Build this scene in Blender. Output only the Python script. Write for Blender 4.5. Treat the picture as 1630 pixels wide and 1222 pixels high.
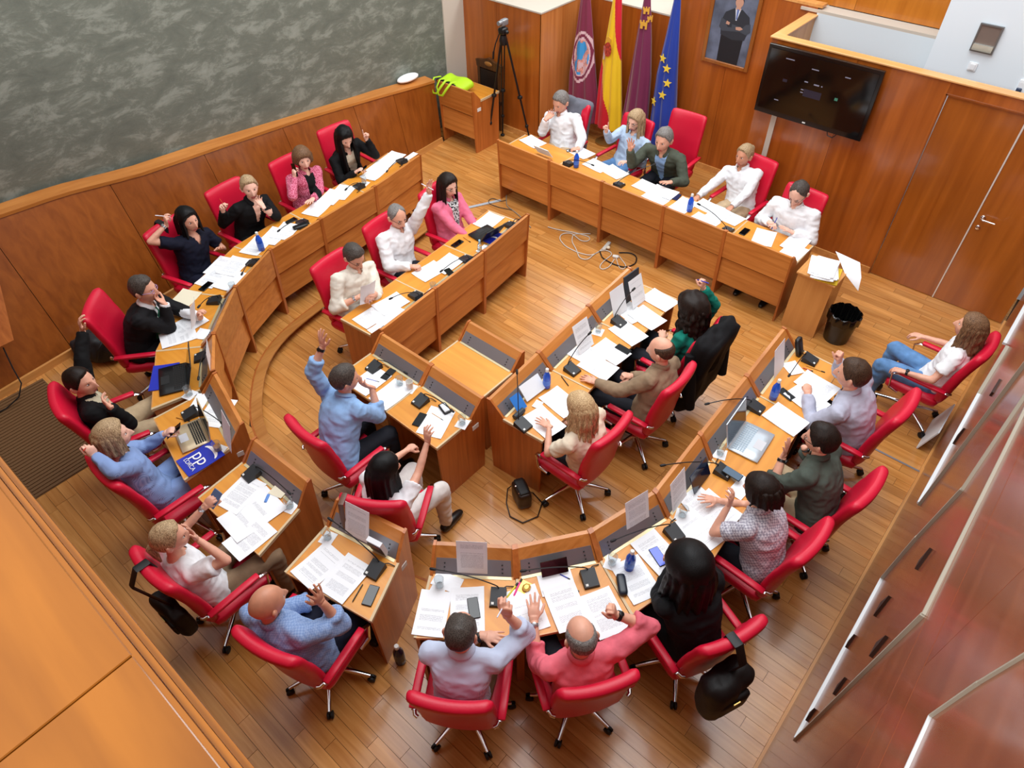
import bpy, bmesh, math, random
import numpy as np
from mathutils import Vector, Matrix, noise as mnoise
random.seed(7); rng = np.random.RandomState(7)
for o in list(bpy.data.objects): bpy.data.objects.remove(o)
sc = bpy.context.scene
COL = sc.collection

# ------------------------------------------------------------------ camera
CAM_H = 5.2; FPX = 1104.0
YAW, PITCH, ROLL = math.radians(-41.3), math.radians(45.59), math.radians(0.75)
fw = np.array([math.sin(YAW)*math.cos(PITCH), math.cos(YAW)*math.cos(PITCH), -math.sin(PITCH)])
rt = np.array([math.cos(YAW), -math.sin(YAW), 0.0]); dn = np.cross(fw, rt)
_c, _s = math.cos(ROLL), math.sin(ROLL)
RT = _c*rt+_s*dn; DN = -_s*rt+_c*dn; FW = fw
cam = bpy.data.cameras.new('camera'); cam_o = bpy.data.objects.new('camera', cam); COL.objects.link(cam_o)
cam.sensor_width = 36; cam.lens = 36*FPX/1630; cam.clip_start = 0.05
M = Matrix(((RT[0], -DN[0], -FW[0], 0), (RT[1], -DN[1], -FW[1], 0), (RT[2], -DN[2], -FW[2], CAM_H), (0, 0, 0, 1)))
cam_o.matrix_world = M
sc.camera = cam_o

# ------------------------------------------------------------------ light
w = bpy.data.worlds.new('world'); sc.world = w; w.use_nodes = True
w.node_tree.nodes['Background'].inputs[0].default_value = (0.93, 0.97, 1.0, 1)
w.node_tree.nodes['Background'].inputs[1].default_value = 0.62
def area(name, loc, target, sx, sy, power, col=(1, 1, 1)):
    l = bpy.data.lights.new(name, 'AREA'); l.shape = 'RECTANGLE'; l.size = sx; l.size_y = sy; l.energy = power; l.color = col
    o = bpy.data.objects.new(name, l); COL.objects.link(o); o.location = loc
    o.rotation_euler = (Vector(target)-Vector(loc)).to_track_quat('-Z', 'Y').to_euler()
    return o
area('skylight', (-3.3, 5.0, 8.5), (-3.3, 4.9, 0), 7.4, 7.0, 640, (0.96, 0.98, 1.0))
area('clerestory_window', (-3.6, 9.9, 4.3), (-3.6, 4.0, 0.6), 7.0, 1.6, 230, (0.95, 0.98, 1.0))
area('gallery_window', (-2.0, -3.4, 6.6), (-3.6, 5.5, 0.6), 4.5, 1.8, 260, (1.0, 0.98, 0.95))
vs = sc.view_settings; vs.view_transform = 'Standard'; vs.look = 'None'; vs.exposure = 0.22; vs.gamma = 1.0
vs.use_curve_mapping = False

# ------------------------------------------------------------------ placing helpers
def ray(x, y): return (x-815)/FPX*RT+(y-611)/FPX*DN+FW
def at(x, y, z=0.0):                      # a place of the hall seen in the photograph, at the height z
    v = ray(x, y); t = (z-CAM_H)/v[2]; return np.array([0, 0, CAM_H])+t*v
def on_y(x, y, Y): v = ray(x, y); return np.array([0, 0, CAM_H])+Y/v[1]*v
def on_x(x, y, X): v = ray(x, y); return np.array([0, 0, CAM_H])+X/v[0]*v
def to_px(p):
    v = np.array(p, float)-[0, 0, CAM_H]; d = v@FW
    return 815+FPX*(v@RT)/d, 611+FPX*(v@DN)/d, d
def ang(a, b): return math.atan2(b[1]-a[1], b[0]-a[0])
def V3(x, y, z=0): return np.array([x, y, z], float)

# ------------------------------------------------------------------ materials
def lin(c):
    c = np.array(c, float)/255
    return tuple(np.where(c <= .04045, c/12.92, ((c+.055)/1.055)**2.4))
MATS = {}
def nt(m): return m.node_tree.nodes, m.node_tree.links
def mat(name, col, rough=.6, metal=0, coat=0, spec=.5, trans=0, emit=None, var=0.0, vscale=30, bump=0.0, bscale=60, sheen=0, alpha=1, stretch=None):
    if name in MATS: return MATS[name]
    m = bpy.data.materials.new(name); m.use_nodes = True; N, L = nt(m); b = N['Principled BSDF']
    b.inputs['Base Color'].default_value = (*lin(col), 1); b.inputs['Roughness'].default_value = rough
    b.inputs['Metallic'].default_value = metal; b.inputs['Coat Weight'].default_value = coat
    b.inputs['Coat Roughness'].default_value = .12
    b.inputs['Specular IOR Level'].default_value = spec; b.inputs['Transmission Weight'].default_value = trans
    b.inputs['Sheen Weight'].default_value = sheen; b.inputs['Alpha'].default_value = alpha
    if emit: b.inputs['Emission Color'].default_value = (*lin(emit[:3]), 1); b.inputs['Emission Strength'].default_value = emit[3]
    if var or bump:
        tc = N.new('ShaderNodeTexCoord'); mp = N.new('ShaderNodeMapping'); L.new(tc.outputs['Object'], mp.inputs[0])
        if stretch: mp.inputs['Scale'].default_value = stretch
        if var:
            n = N.new('ShaderNodeTexNoise'); n.inputs['Scale'].default_value = vscale; n.inputs['Detail'].default_value = 4
            L.new(mp.outputs[0], n.inputs[0]); r = N.new('ShaderNodeValToRGB'); L.new(n.outputs[0], r.inputs[0])
            c = np.array(col, float)
            r.color_ramp.elements[0].position = .3; r.color_ramp.elements[1].position = .7
            r.color_ramp.elements[0].color = (*lin(np.clip(c*(1-var), 0, 255)), 1); r.color_ramp.elements[1].color = (*lin(np.clip(c*(1+var), 0, 255)), 1)
            L.new(r.outputs[0], b.inputs['Base Color'])
        if bump:
            n = N.new('ShaderNodeTexNoise'); n.inputs['Scale'].default_value = bscale; n.inputs['Detail'].default_value = 3
            L.new(mp.outputs[0], n.inputs[0]); bp = N.new('ShaderNodeBump'); bp.inputs['Strength'].default_value = bump; bp.inputs['Distance'].default_value = .02
            L.new(n.outputs[0], bp.inputs['Height']); L.new(bp.outputs[0], b.inputs['Normal'])
    MATS[name] = m; return m
def wood(name, dark, light, axis='z', rough=.3, coat=.3, fine=26, spec=.5, tint=.12, long_=.06):
    """veneer: streaks running along one axis, a slow change of tone, and a small change of tone from piece to piece"""
    if name in MATS: return MATS[name]
    m = bpy.data.materials.new(name); m.use_nodes = True; N, L = nt(m); b = N['Principled BSDF']
    b.inputs['Roughness'].default_value = rough; b.inputs['Coat Weight'].default_value = coat; b.inputs['Coat Roughness'].default_value = .1
    b.inputs['Specular IOR Level'].default_value = spec
    tc = N.new('ShaderNodeTexCoord'); oi = N.new('ShaderNodeObjectInfo'); ge = N.new('ShaderNodeNewGeometry')
    add = N.new('ShaderNodeMath'); add.operation = 'ADD'; L.new(oi.outputs['Random'], add.inputs[0]); L.new(ge.outputs['Random Per Island'], add.inputs[1])
    fr = N.new('ShaderNodeMath'); fr.operation = 'FRACT'; L.new(add.outputs[0], fr.inputs[0])
    off = N.new('ShaderNodeVectorMath'); off.operation = 'SCALE'; off.inputs[0].default_value = (17, 31, 23); L.new(fr.outputs[0], off.inputs['Scale'])
    va = N.new('ShaderNodeVectorMath'); L.new(tc.outputs['Object'], va.inputs[0]); L.new(off.outputs[0], va.inputs[1])
    mp = N.new('ShaderNodeMapping'); L.new(va.outputs[0], mp.inputs[0])
    s = [fine, fine, fine]; s['xyz'.index(axis)] = fine*long_; mp.inputs['Scale'].default_value = s
    n1 = N.new('ShaderNodeTexNoise'); n1.inputs['Scale'].default_value = 1; n1.inputs['Detail'].default_value = 6; n1.inputs['Distortion'].default_value = .6; L.new(mp.outputs[0], n1.inputs[0])
    n2 = N.new('ShaderNodeTexNoise'); n2.inputs['Scale'].default_value = 1.3; n2.inputs['Detail'].default_value = 2; L.new(va.outputs[0], n2.inputs[0])
    mx = N.new('ShaderNodeMath'); mx.operation = 'MULTIPLY_ADD'; mx.inputs[1].default_value = .65; L.new(n1.outputs[0], mx.inputs[0])
    m2 = N.new('ShaderNodeMath'); m2.operation = 'MULTIPLY'; m2.inputs[1].default_value = .35; L.new(n2.outputs[0], m2.inputs[0]); L.new(m2.outputs[0], mx.inputs[2])
    r = N.new('ShaderNodeValToRGB'); L.new(mx.outputs[0], r.inputs[0])
    r.color_ramp.elements[0].position = .34; r.color_ramp.elements[1].position = .66
    r.color_ramp.elements[0].color = (*lin(dark), 1); r.color_ramp.elements[1].color = (*lin(light), 1)
    hs = N.new('ShaderNodeHueSaturation'); L.new(r.outputs[0], hs.inputs['Color'])
    ma = N.new('ShaderNodeMapRange'); ma.inputs['To Min'].default_value = 1-tint; ma.inputs['To Max'].default_value = 1+tint; L.new(fr.outputs[0], ma.inputs['Value'])
    L.new(ma.outputs[0], hs.inputs['Value']); L.new(hs.outputs[0], b.inputs['Base Color'])
    bp = N.new('ShaderNodeBump'); bp.inputs['Strength'].default_value = .04; bp.inputs['Distance'].default_value = .01; L.new(n1.outputs[0], bp.inputs['Height']); L.new(bp.outputs[0], b.inputs['Normal'])
    MATS[name] = m; return m
def paper_mat(name, lines=1, base=(240, 242, 245), ink=(120, 122, 130), head=True):
    """white sheet; the printed lines are flat print, from rows of broken grey dashes inside the margins (object space, metres)"""
    if name in MATS: return MATS[name]
    m = bpy.data.materials.new(name); m.use_nodes = True; N, L = nt(m); b = N['Principled BSDF']; b.inputs['Roughness'].default_value = .75
    tc = N.new('ShaderNodeTexCoord'); sp = N.new('ShaderNodeSeparateXYZ'); L.new(tc.outputs['Object'], sp.inputs[0])
    def math_(op, a, v=None, c=None):
        n = N.new('ShaderNodeMath'); n.operation = op
        for i, q in enumerate((a, v, c)):
            if q is None: continue
            if isinstance(q, (int, float)): n.inputs[i].default_value = q
            else: L.new(q, n.inputs[i])
        return n.outputs[0]
    x, y = sp.outputs[0], sp.outputs[1]
    row = math_('FLOOR', math_('MULTIPLY', y, 165)); frow = math_('FRACT', math_('MULTIPLY', y, 165))
    inrow = math_('LESS_THAN', frow, .42)
    cx = N.new('ShaderNodeCombineXYZ'); L.new(math_('MULTIPLY', x, 260), cx.inputs[0]); L.new(math_('MULTIPLY', row, 7.3), cx.inputs[1])
    n = N.new('ShaderNodeTexNoise'); n.inputs['Scale'].default_value = 1; n.inputs['Detail'].default_value = 1; L.new(cx.outputs[0], n.inputs[0])
    word = math_('GREATER_THAN', n.outputs[0], .44)
    mar = math_('LESS_THAN', math_('ABSOLUTE', x), .078)
    c2 = N.new('ShaderNodeCombineXYZ'); L.new(math_('MULTIPLY', row, .4), c2.inputs[0]); oi = N.new('ShaderNodeObjectInfo'); L.new(math_('MULTIPLY', oi.outputs['Random'], 40), c2.inputs[1])
    n2 = N.new('ShaderNodeTexNoise'); n2.inputs['Scale'].default_value = .45; L.new(c2.outputs[0], n2.inputs[0])
    para = math_('GREATER_THAN', n2.outputs[0], .46 if lines == 1 else .56)
    vm = math_('LESS_THAN', math_('ABSOLUTE', y), .118)
    k = math_('MULTIPLY', math_('MULTIPLY', math_('MULTIPLY', inrow, word), math_('MULTIPLY', mar, para)), vm)
    k = math_('MULTIPLY', k, .6)
    mx = N.new('ShaderNodeMix'); mx.data_type = 'RGBA'; mx.inputs[6].default_value = (*lin(base), 1); mx.inputs[7].default_value = (*lin(ink), 1)
    L.new(k, mx.inputs[0]); L.new(mx.outputs[2], b.inputs['Base Color'])
    MATS[name] = m; return m

W_DESK = wood('desk veneer', (178, 106, 42), (210, 138, 68), 'x', .36, .2, 22)
W_DESKY = wood('desk veneer lengthwise', (178, 106, 42), (210, 138, 68), 'y', .36, .2, 22)
W_TOPY = wood('worktop veneer lengthwise', (206, 130, 36), (226, 154, 56), 'y', .38, .12, 16, tint=.04)
W_DESKV = wood('desk veneer upright', (156, 82, 30), (192, 112, 50), 'z', .36, .2, 22)
W_TOP = wood('worktop veneer', (206, 130, 36), (226, 154, 56), 'x', .38, .12, 16, tint=.04)
W_WALL = wood('wall veneer', (124, 62, 16), (154, 84, 28), 'z', .3, .35, 14, tint=.05, long_=.05)
W_WALLD = wood('wall veneer warm', (142, 70, 18), (180, 98, 34), 'z', .28, .4, 12, tint=.04, long_=.05)
W_GLOSS = wood('polished red veneer', (118, 58, 32), (150, 82, 50), 'y', .25, .25, 10, tint=.03, long_=.1)
W_FLOOR = wood('floor strip', (176, 112, 48), (212, 152, 84), 'x', .24, .3, 24, tint=.13)
W_CAP = wood('pale capping', (196, 132, 66), (222, 162, 94), 'y', .4, .2, 18, tint=.04)
W_LEDGE = wood('gallery ledge veneer', (134, 76, 16), (164, 98, 26), 'x', .2, .5, 9, tint=.02, long_=.12)
M_EDGE = mat('worktop edge band', (206, 180, 140), .5)
M_DARK = mat('dark gap', (30, 20, 14), .8)
M_BASEFLOOR = mat('floor joint', (58, 34, 16), .8)
M_ALU = mat('brushed plate', (150, 150, 155), .42, .75, bump=.03, bscale=200)
M_ALUL = mat('cable slot strip', (205, 190, 150), .4, .5)
M_BLACK = mat('black plastic', (16, 16, 18), .38)
M_RUB = mat('black rubber', (14, 14, 15), .6)
M_GLASSB = mat('black glass', (6, 7, 9), .08, spec=.6)
M_CHROME = mat('chrome', (225, 225, 228), .12, 1)
M_RED = mat('red leather', (206, 18, 52), .4, spec=.45, bump=.05, bscale=90)
M_WHITE = mat('white paint', (232, 236, 240), .7)
M_BEIGE = mat('beige paint', (196, 186, 172), .8)
M_PAPER = paper_mat('printed sheet'); M_PAPER2 = paper_mat('sparse sheet', 2); M_BLANK = mat('blank sheet', (242, 244, 247), .75)
M_CREAMP = mat('cream card', (232, 222, 196), .7)
M_STICK = mat('white sticker', (225, 225, 220), .6)
M_BLUEB = mat('blue glass', (28, 96, 226), .12, spec=.6, trans=.25)
M_GLASS = mat('clear glass', (235, 242, 245), .05, trans=.9, spec=.5)
M_CABW = mat('white cable', (205, 200, 190), .6)

# ------------------------------------------------------------------ mesh helpers
class G:
    """collects shapes, then links them as ONE mesh object"""
    def __init__(s): s.v = []; s.f = []; s.m = []; s.n = 0
    def add(s, v, f, m=0):
        v = np.asarray(v, float); s.v.append(v); s.f += [tuple(i+s.n for i in q) for q in f]; s.m += [m]*len(f) if isinstance(m, int) else list(m); s.n += len(v); return s
    def box(s, c, d, R=None, m=0, ch=0.0):
        c = np.array(c, float); d = np.array(d, float)/2
        if ch <= 0:
            v = np.array([[x, y, z] for x in (-1, 1) for y in (-1, 1) for z in (-1, 1)])*d
            f = [(0, 1, 3, 2), (4, 6, 7, 5), (0, 4, 5, 1), (2, 3, 7, 6), (0, 2, 6, 4), (1, 5, 7, 3)]
        else:
            v, f = cbox(d, ch)
        if R is not None: v = v@np.array(R).T
        return s.add(v+c, f, m)
    def prism(s, poly, fn, a, b, m=0):
        """poly in 2-D, fn(p, t) -> 3-D, extruded from t=a to t=b"""
        n = len(poly); v = [fn(p, a) for p in poly]+[fn(p, b) for p in poly]
        f = [tuple(range(n))[::-1], tuple(range(n, 2*n))]+[(i, (i+1) % n, n+(i+1) % n, n+i) for i in range(n)]
        return s.add(v, f, m)
    def tube(s, pts, rad, n=8, m=0, cap=True, flat=None):
        pts = np.array(pts, float); k = len(pts); rad = np.ones(k)*rad if np.isscalar(rad) else np.array(rad, float)
        T = np.gradient(pts, axis=0); T /= np.linalg.norm(T, axis=1)[:, None]+1e-9
        u = np.cross(T[0], [0, 0, 1.0]);
        if np.linalg.norm(u) < .2: u = np.cross(T[0], [0, 1.0, 0])
        u /= np.linalg.norm(u); v = []
        a = np.linspace(0, 2*math.pi, n, endpoint=False)
        for i in range(k):
            u = u-T[i]*(u@T[i]); u /= np.linalg.norm(u); w = np.cross(T[i], u)
            ru, rw = (rad[i], rad[i]) if flat is None else (rad[i]*flat[0], rad[i]*flat[1])
            v += [pts[i]+ru*math.cos(t)*u+rw*math.sin(t)*w for t in a]
        f = [(i*n+j, i*n+(j+1) % n, (i+1)*n+(j+1) % n, (i+1)*n+j) for i in range(k-1) for j in range(n)]
        if cap: f += [tuple(range(n))[::-1], tuple(range((k-1)*n, k*n))]
        return s.add(v, f, m)
    def lathe(s, prof, c, n=14, m=0, R=None):
        """prof: (radius, z) from bottom to top, about the vertical through c"""
        v = []; c = np.array(c, float)
        for r, z in prof: v += [[r*math.cos(t), r*math.sin(t), z] for t in np.linspace(0, 2*math.pi, n, endpoint=False)]
        v = np.array(v);
        if R is not None: v = v@np.array(R).T
        k = len(prof)
        f = [(i*n+j, i*n+(j+1) % n, (i+1)*n+(j+1) % n, (i+1)*n+j) for i in range(k-1) for j in range(n)]
        f += [tuple(range(n))[::-1], tuple(range((k-1)*n, k*n))]
        return s.add(v+c, f, m)
    def ell(s, c, r, R=None, nu=14, nv=9, m=0):
        v = [[0, 0, -1.]]
        for i in range(1, nv):
            p = -math.pi/2+math.pi*i/nv
            v += [[math.cos(p)*math.cos(t), math.cos(p)*math.sin(t), math.sin(p)] for t in np.linspace(0, 2*math.pi, nu, endpoint=False)]
        v += [[0, 0, 1.]]; v = np.array(v)*np.array(r, float)
        if R is not None: v = v@np.array(R).T
        f = [(0, 1+(j+1) % nu, 1+j) for j in range(nu)]
        for i in range(nv-2): f += [(1+i*nu+j, 1+i*nu+(j+1) % nu, 1+(i+1)*nu+(j+1) % nu, 1+(i+1)*nu+j) for j in range(nu)]
        L_ = len(v)-1; b = 1+(nv-2)*nu; f += [(L_, b+j, b+(j+1) % nu) for j in range(nu)]
        return s.add(v+np.array(c, float), f, m)
    def grid(s, P, m=0, thick=None):
        """P[i][j] points; with thick (a vector) a closed slab"""
        P = np.array(P, float); a, b = P.shape[:2]; v = P.reshape(-1, 3)
        f = [(i*b+j, (i+1)*b+j, (i+1)*b+j+1, i*b+j+1) for i in range(a-1) for j in range(b-1)]
        mm = [m]*len(f) if isinstance(m, int) else list(m)
        if thick is not None:
            n = a*b; v = np.vstack([v, v+(np.array(thick) if np.ndim(thick) < 2 else np.array(thick).reshape(-1, 3))]); f += [tuple(i+n for i in q)[::-1] for q in f]; mm = mm+mm
            rim = [i*b for i in range(a)]+[(a-1)*b+j for j in range(1, b)]+[i*b+b-1 for i in range(a-2, -1, -1)]+[j for j in range(b-2, 0, -1)]
            k = len(rim)
            for i in range(k): f.append((rim[i], rim[i]+n, rim[(i+1) % k]+n, rim[(i+1) % k])); mm.append(mm[0])
        return s.add(v, f, mm)
    def rbox(s, c, d, r, R=None, n=5, m=0, fn=None):
        """box with round edges; fn bends it"""
        v, f = rounded(tuple(d), r, n); v = v.copy()
        if fn is not None: v = fn(v)
        if R is not None: v = v@np.array(R).T
        return s.add(v+np.array(c, float), f, m)
    def mesh(s, name, mats, smooth=False):
        me = bpy.data.meshes.new(name); v = np.vstack(s.v) if s.v else np.zeros((0, 3))
        me.from_pydata(v.tolist(), [], s.f)
        for q in (mats if isinstance(mats, (list, tuple)) else [mats]): me.materials.append(q)
        if any(s.m): me.polygons.foreach_set('material_index', s.m)
        if smooth: me.polygons.foreach_set('use_smooth', [True]*len(me.polygons))
        if smooth and smooth != 'all':
            try: me.set_sharp_from_angle(angle=math.radians(50))
            except Exception: pass
        me.update(); return me
    def build(s, name, mats, parent=None, smooth=False):
        return link(name, s.mesh(name, mats, smooth), parent)
def link(name, me, parent=None):
    o = bpy.data.objects.new(name, me); COL.objects.link(o)
    if parent is not None: o.parent = parent
    return o
def cbox(d, ch):
    d = np.array(d); ch = min(ch, *(d*.9)); v = []; idx = {}
    for x in (-1, 1):
        for y in (-1, 1):
            for z in (-1, 1):
                for ax in range(3):
                    p = np.array([x, y, z])*(d-ch); p[ax] = np.array([x, y, z])[ax]*d[ax]; idx[(x, y, z, ax)] = len(v); v.append(p)
    f = []
    for ax in range(3):
        o1, o2 = [a for a in range(3) if a != ax]
        for sg in (-1, 1):
            q = []
            for a, b in ((-1, -1), (1, -1), (1, 1), (-1, 1)):
                k = [0, 0, 0]; k[ax] = sg; k[o1] = a; k[o2] = b; q.append(idx[(*k, ax)])
            f.append(tuple(q))
        for a in (-1, 1):
            for b in (-1, 1):
                k0 = [0, 0, 0]; k0[o1] = a; k0[o2] = b; k0[ax] = -1; k1 = list(k0); k1[ax] = 1
                f.append((idx[(*k0, o1)], idx[(*k1, o1)], idx[(*k1, o2)], idx[(*k0, o2)]))
    for x in (-1, 1):
        for y in (-1, 1):
            for z in (-1, 1): f.append(tuple(idx[(x, y, z, a)] for a in range(3)))
    return np.array(v), f
_rc = {}
def rounded(d, r, n):
    key = (d, r, n)
    if key in _rc: return _rc[key]
    h = np.array(d)/2; r = min(r, *h); pts = {}; v = []; f = []
    def vid(i, j, k):
        if (i, j, k) in pts: return pts[(i, j, k)]
        q = np.array([i, j, k])/n*2-1; q = np.sign(q)*np.abs(q)**.55 if False else q
        p = q*h; inner = np.clip(p, -(h-r), h-r); e = p-inner; L_ = np.linalg.norm(e)
        p = inner+(e/L_*r if L_ > 1e-9 else 0); pts[(i, j, k)] = len(v); v.append(p); return pts[(i, j, k)]
    for a in range(n):
        for b in range(n):
            f.append((vid(a, b, 0), vid(a, b+1, 0), vid(a+1, b+1, 0), vid(a+1, b, 0)))
            f.append((vid(a, b, n), vid(a+1, b, n), vid(a+1, b+1, n), vid(a, b+1, n)))
            f.append((vid(a, 0, b), vid(a+1, 0, b), vid(a+1, 0, b+1), vid(a, 0, b+1)))
            f.append((vid(a, n, b), vid(a, n, b+1), vid(a+1, n, b+1), vid(a+1, n, b)))
            f.append((vid(0, a, b), vid(0, a, b+1), vid(0, a+1, b+1), vid(0, a+1, b)))
            f.append((vid(n, a, b), vid(n, a+1, b), vid(n, a+1, b+1), vid(n, a, b+1)))
    _rc[key] = (np.array(v), f); return _rc[key]
def rotz(a): c, s = math.cos(a), math.sin(a); return np.array([[c, -s, 0], [s, c, 0], [0, 0, 1.]])
def rotx(a): c, s = math.cos(a), math.sin(a); return np.array([[1., 0, 0], [0, c, -s], [0, s, c]])
def roty(a): c, s = math.cos(a), math.sin(a); return np.array([[c, 0, s], [0, 1., 0], [-s, 0, c]])
def empty(name, loc=(0, 0, 0), rz=0.0):
    o = bpy.data.objects.new(name, None); COL.objects.link(o); o.location = loc; o.rotation_euler = (0, 0, rz); o.empty_display_size = .1; return o
def tag(o, label, cat, group=None):
    o['label'] = label; o['category'] = cat
    if group: o['group'] = group
    return o
def struct(o): o['kind'] = 'structure'; return o
def copy_tree(o, parent=None):
    c = o.copy(); COL.objects.link(c); c.parent = parent
    for ch in list(o.children): copy_tree(ch, c)
    return c
def vnoise(P):
    """smooth value noise in [-1, 1] for an array of points"""
    P = np.asarray(P, float); i = np.floor(P).astype(np.int64); f = P-i; f = f*f*(3-2*f); out = 0
    def hsh(a, b, c):
        n = (a*374761393+b*668265263+c*2147483647) & 0xffffffff; n = ((n ^ (n >> 13))*1274126177) & 0xffffffff; return ((n ^ (n >> 16)) & 0xffff)/32767.5-1
    for dx in (0, 1):
        for dy in (0, 1):
            for dz in (0, 1):
                w_ = (f[:, 0] if dx else 1-f[:, 0])*(f[:, 1] if dy else 1-f[:, 1])*(f[:, 2] if dz else 1-f[:, 2]); out = out+w_*hsh(i[:, 0]+dx, i[:, 1]+dy, i[:, 2]+dz)
    return out
def remesh(g, voxel, smooth=2):
    """union of closed shapes as one continuous surface -> (verts, faces)"""
    me = g.mesh('tmp', M_BLACK); o = link('tmp', me)
    md = o.modifiers.new('r', 'REMESH'); md.mode = 'VOXEL'; md.voxel_size = voxel; md.adaptivity = 0
    if smooth:
        s = o.modifiers.new('s', 'SMOOTH'); s.factor = .5; s.iterations = smooth
    dg = bpy.context.evaluated_depsgraph_get(); ev = o.evaluated_get(dg); em = ev.to_mesh()
    v = np.empty(len(em.vertices)*3); em.vertices.foreach_get('co', v); nn = np.empty(len(em.vertices)*3); em.vertices.foreach_get('normal', nn)
    lv = np.empty(len(em.loops), dtype=np.int32); em.loops.foreach_get('vertex_index', lv); f = [tuple(q) for q in lv.reshape(-1, 4).tolist()] if len(lv) == 4*len(em.polygons) else [tuple(p.vertices) for p in em.polygons]
    ev.to_mesh_clear(); bpy.data.objects.remove(o); bpy.data.meshes.remove(me)
    return v.reshape(-1, 3), f, nn.reshape(-1, 3)
# ================================================================== THE SETTING
PLAT = 0.10                                            # the outer rows stand on a low platform
_ly = [1.46, 1.52, 1.66, 1.92, 2.15, 2.39, 2.75, 3.2, 3.83, 4.73, 5.3]; _lx = [-3.5, -4.2, -4.88, -5.21, -5.5, -5.67, -5.81, -5.87, -5.95, -6.03, -6.12]
_ry = [1.46, 1.52, 1.70, 2.0, 2.4, 2.95, 5.3]; _rx = [-3.5, -2.75, -2.16, -1.75, -1.46, -1.31, -1.35]
PY1 = 5.3
def xl(y): return float(np.interp(y, _ly, _lx))
def xr(y): return float(np.interp(y, _ry, _rx))
def wall_l(y): return -7.12-.087*y                     # foot of the left wall
WX = 0.28                                              # right wall

def score(c, d):                                       # how large a piece shows from the gallery
    x, y, dep = to_px(c)
    if dep < .3 or x < -40 or x > 1670 or y < -40 or y > 1262: return 0
    return d/dep**2
_pm = {}
def lay(parent, rows, z, name):
    pcs = []
    for y0, y1, ints in rows:
        for (a0, a1, b0, b1) in ints:                  # left limit at y0/y1, right limit at y0/y1
            xs = min(a0, a1); xe = max(b0, b1)
            if xe-xs < .05: continue
            cuts = [xs]; x = xs-random.random()*.9
            while x < xe:
                x += random.choice((.8, 1.0, 1.2))
                if xs+.12 < x < xe-.12: cuts.append(x)
            cuts.append(xe)
            for i in range(len(cuts)-1):
                p, q = cuts[i], cuts[i+1]
                pa0, pa1 = (a0, a1) if i == 0 else (p, p); qb0, qb1 = (b0, b1) if i == len(cuts)-2 else (q, q)
                if i == 0: pa0, pa1 = min(pa0, q-.02), min(pa1, q-.02)
                if i == len(cuts)-2: qb0, qb1 = max(qb0, p+.02), max(qb1, p+.02)
                pcs.append((y0, y1, pa0, pa1, qb0, qb1))
    g_ = .0012
    def shape(y0, y1, a0, a1, b0, b1, cx, cy):
        v = [(a0+g_-cx, y0+g_-cy, 0), (b0-g_-cx, y0+g_-cy, 0), (b1-g_-cx, y1-g_-cy, 0), (a1+g_-cx, y1-g_-cy, 0)]
        return v+[(x, y, -.014) for x, y, _ in v], [(0, 1, 2, 3), (7, 6, 5, 4), (0, 4, 5, 1), (1, 5, 6, 2), (2, 6, 7, 3), (3, 7, 4, 0)]
    def sc_(p):
        c = V3((p[2]+p[4])/2, (p[0]+p[1])/2, z); return score(c, (p[4]-p[2])*.1)
    pcs.sort(key=sc_, reverse=True); rest = G()
    for k, p in enumerate(pcs):
        cx, cy = (p[2]+p[3])/2, p[0]
        v, f = shape(*p, cx, cy)
        if k < 300 and sc_(p) > 0:
            key = tuple(np.round(np.array(v).ravel(), 3))
            if key not in _pm: g = G(); g.add(v, f); _pm[key] = g.mesh('plank', W_FLOOR)
            o = link('plank', _pm[key], parent); o.location = (cx, cy, z+random.random()*.0006)
        else:
            rest.add(np.array(v)+[cx, cy, z], f)
    if rest.n: r = rest.build('planks_beyond', W_FLOOR, parent); r['kind'] = 'stuff'
rows_f, rows_p = [], []
PW = .098; y = -.1
while y < 9.1:
    y2 = min(y+PW, 9.11)
    if y < PY1:
        if y2 > 1.46:
            rows_f.append((y, min(y2, PY1), [(xl(max(y, 1.46))-.02, xl(y2)-.02, xr(max(y, 1.46))+.02, xr(y2)+.02)]))
        if y < 1.46 and y2 <= 1.47: rows_p.append((y, y2, [(wall_l(y), wall_l(y2), WX, WX)]))
        else:
            ya = max(y, 1.46); yb = min(y2, PY1)
            rows_p.append((y, yb, [(wall_l(y), wall_l(yb), xl(ya), xl(yb)), (xr(ya), xr(yb), WX, WX)]))
    if y2 > PY1:
        x0 = wall_l(y) if y < 7.3 else -8.25
        rows_f.append((max(y, PY1), y2, [(x0, x0, WX, WX)]))
    y += PW
g = G(); g.box((-3.9, 4.5, -.06), (9.2, 9.6, .09))
floor = struct(g.build('floor', M_BASEFLOOR)); lay(floor, rows_f, 0.0, 'floor')
g = G()                                                # platform carcase: swept U below the strips
edge = [(x, y) for x, y in zip(_lx, _ly)][::-1]+[(x, y) for x, y in zip(_rx, _ry)][1:]
def band(g, pts, off0, off1, z0, z1, m=0):
    P = np.array(pts); T = np.gradient(P, axis=0); T /= np.linalg.norm(T, axis=1)[:, None]; Nn = np.stack([T[:, 1], -T[:, 0]], 1)
    A = P+Nn*off0; B = P+Nn*off1; n = len(P); v = []
    for a, b in zip(A, B): v += [(a[0], a[1], z0), (b[0], b[1], z0), (b[0], b[1], z1), (a[0], a[1], z1)]
    f = [(i*4+j, i*4+(j+1) % 4, i*4+4+(j+1) % 4, i*4+4+j) for i in range(n-1) for j in range(4)]+[(3, 2, 1, 0), tuple(range(4*n-4, 4*n))]
    g.add(v, f, m)
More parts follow.
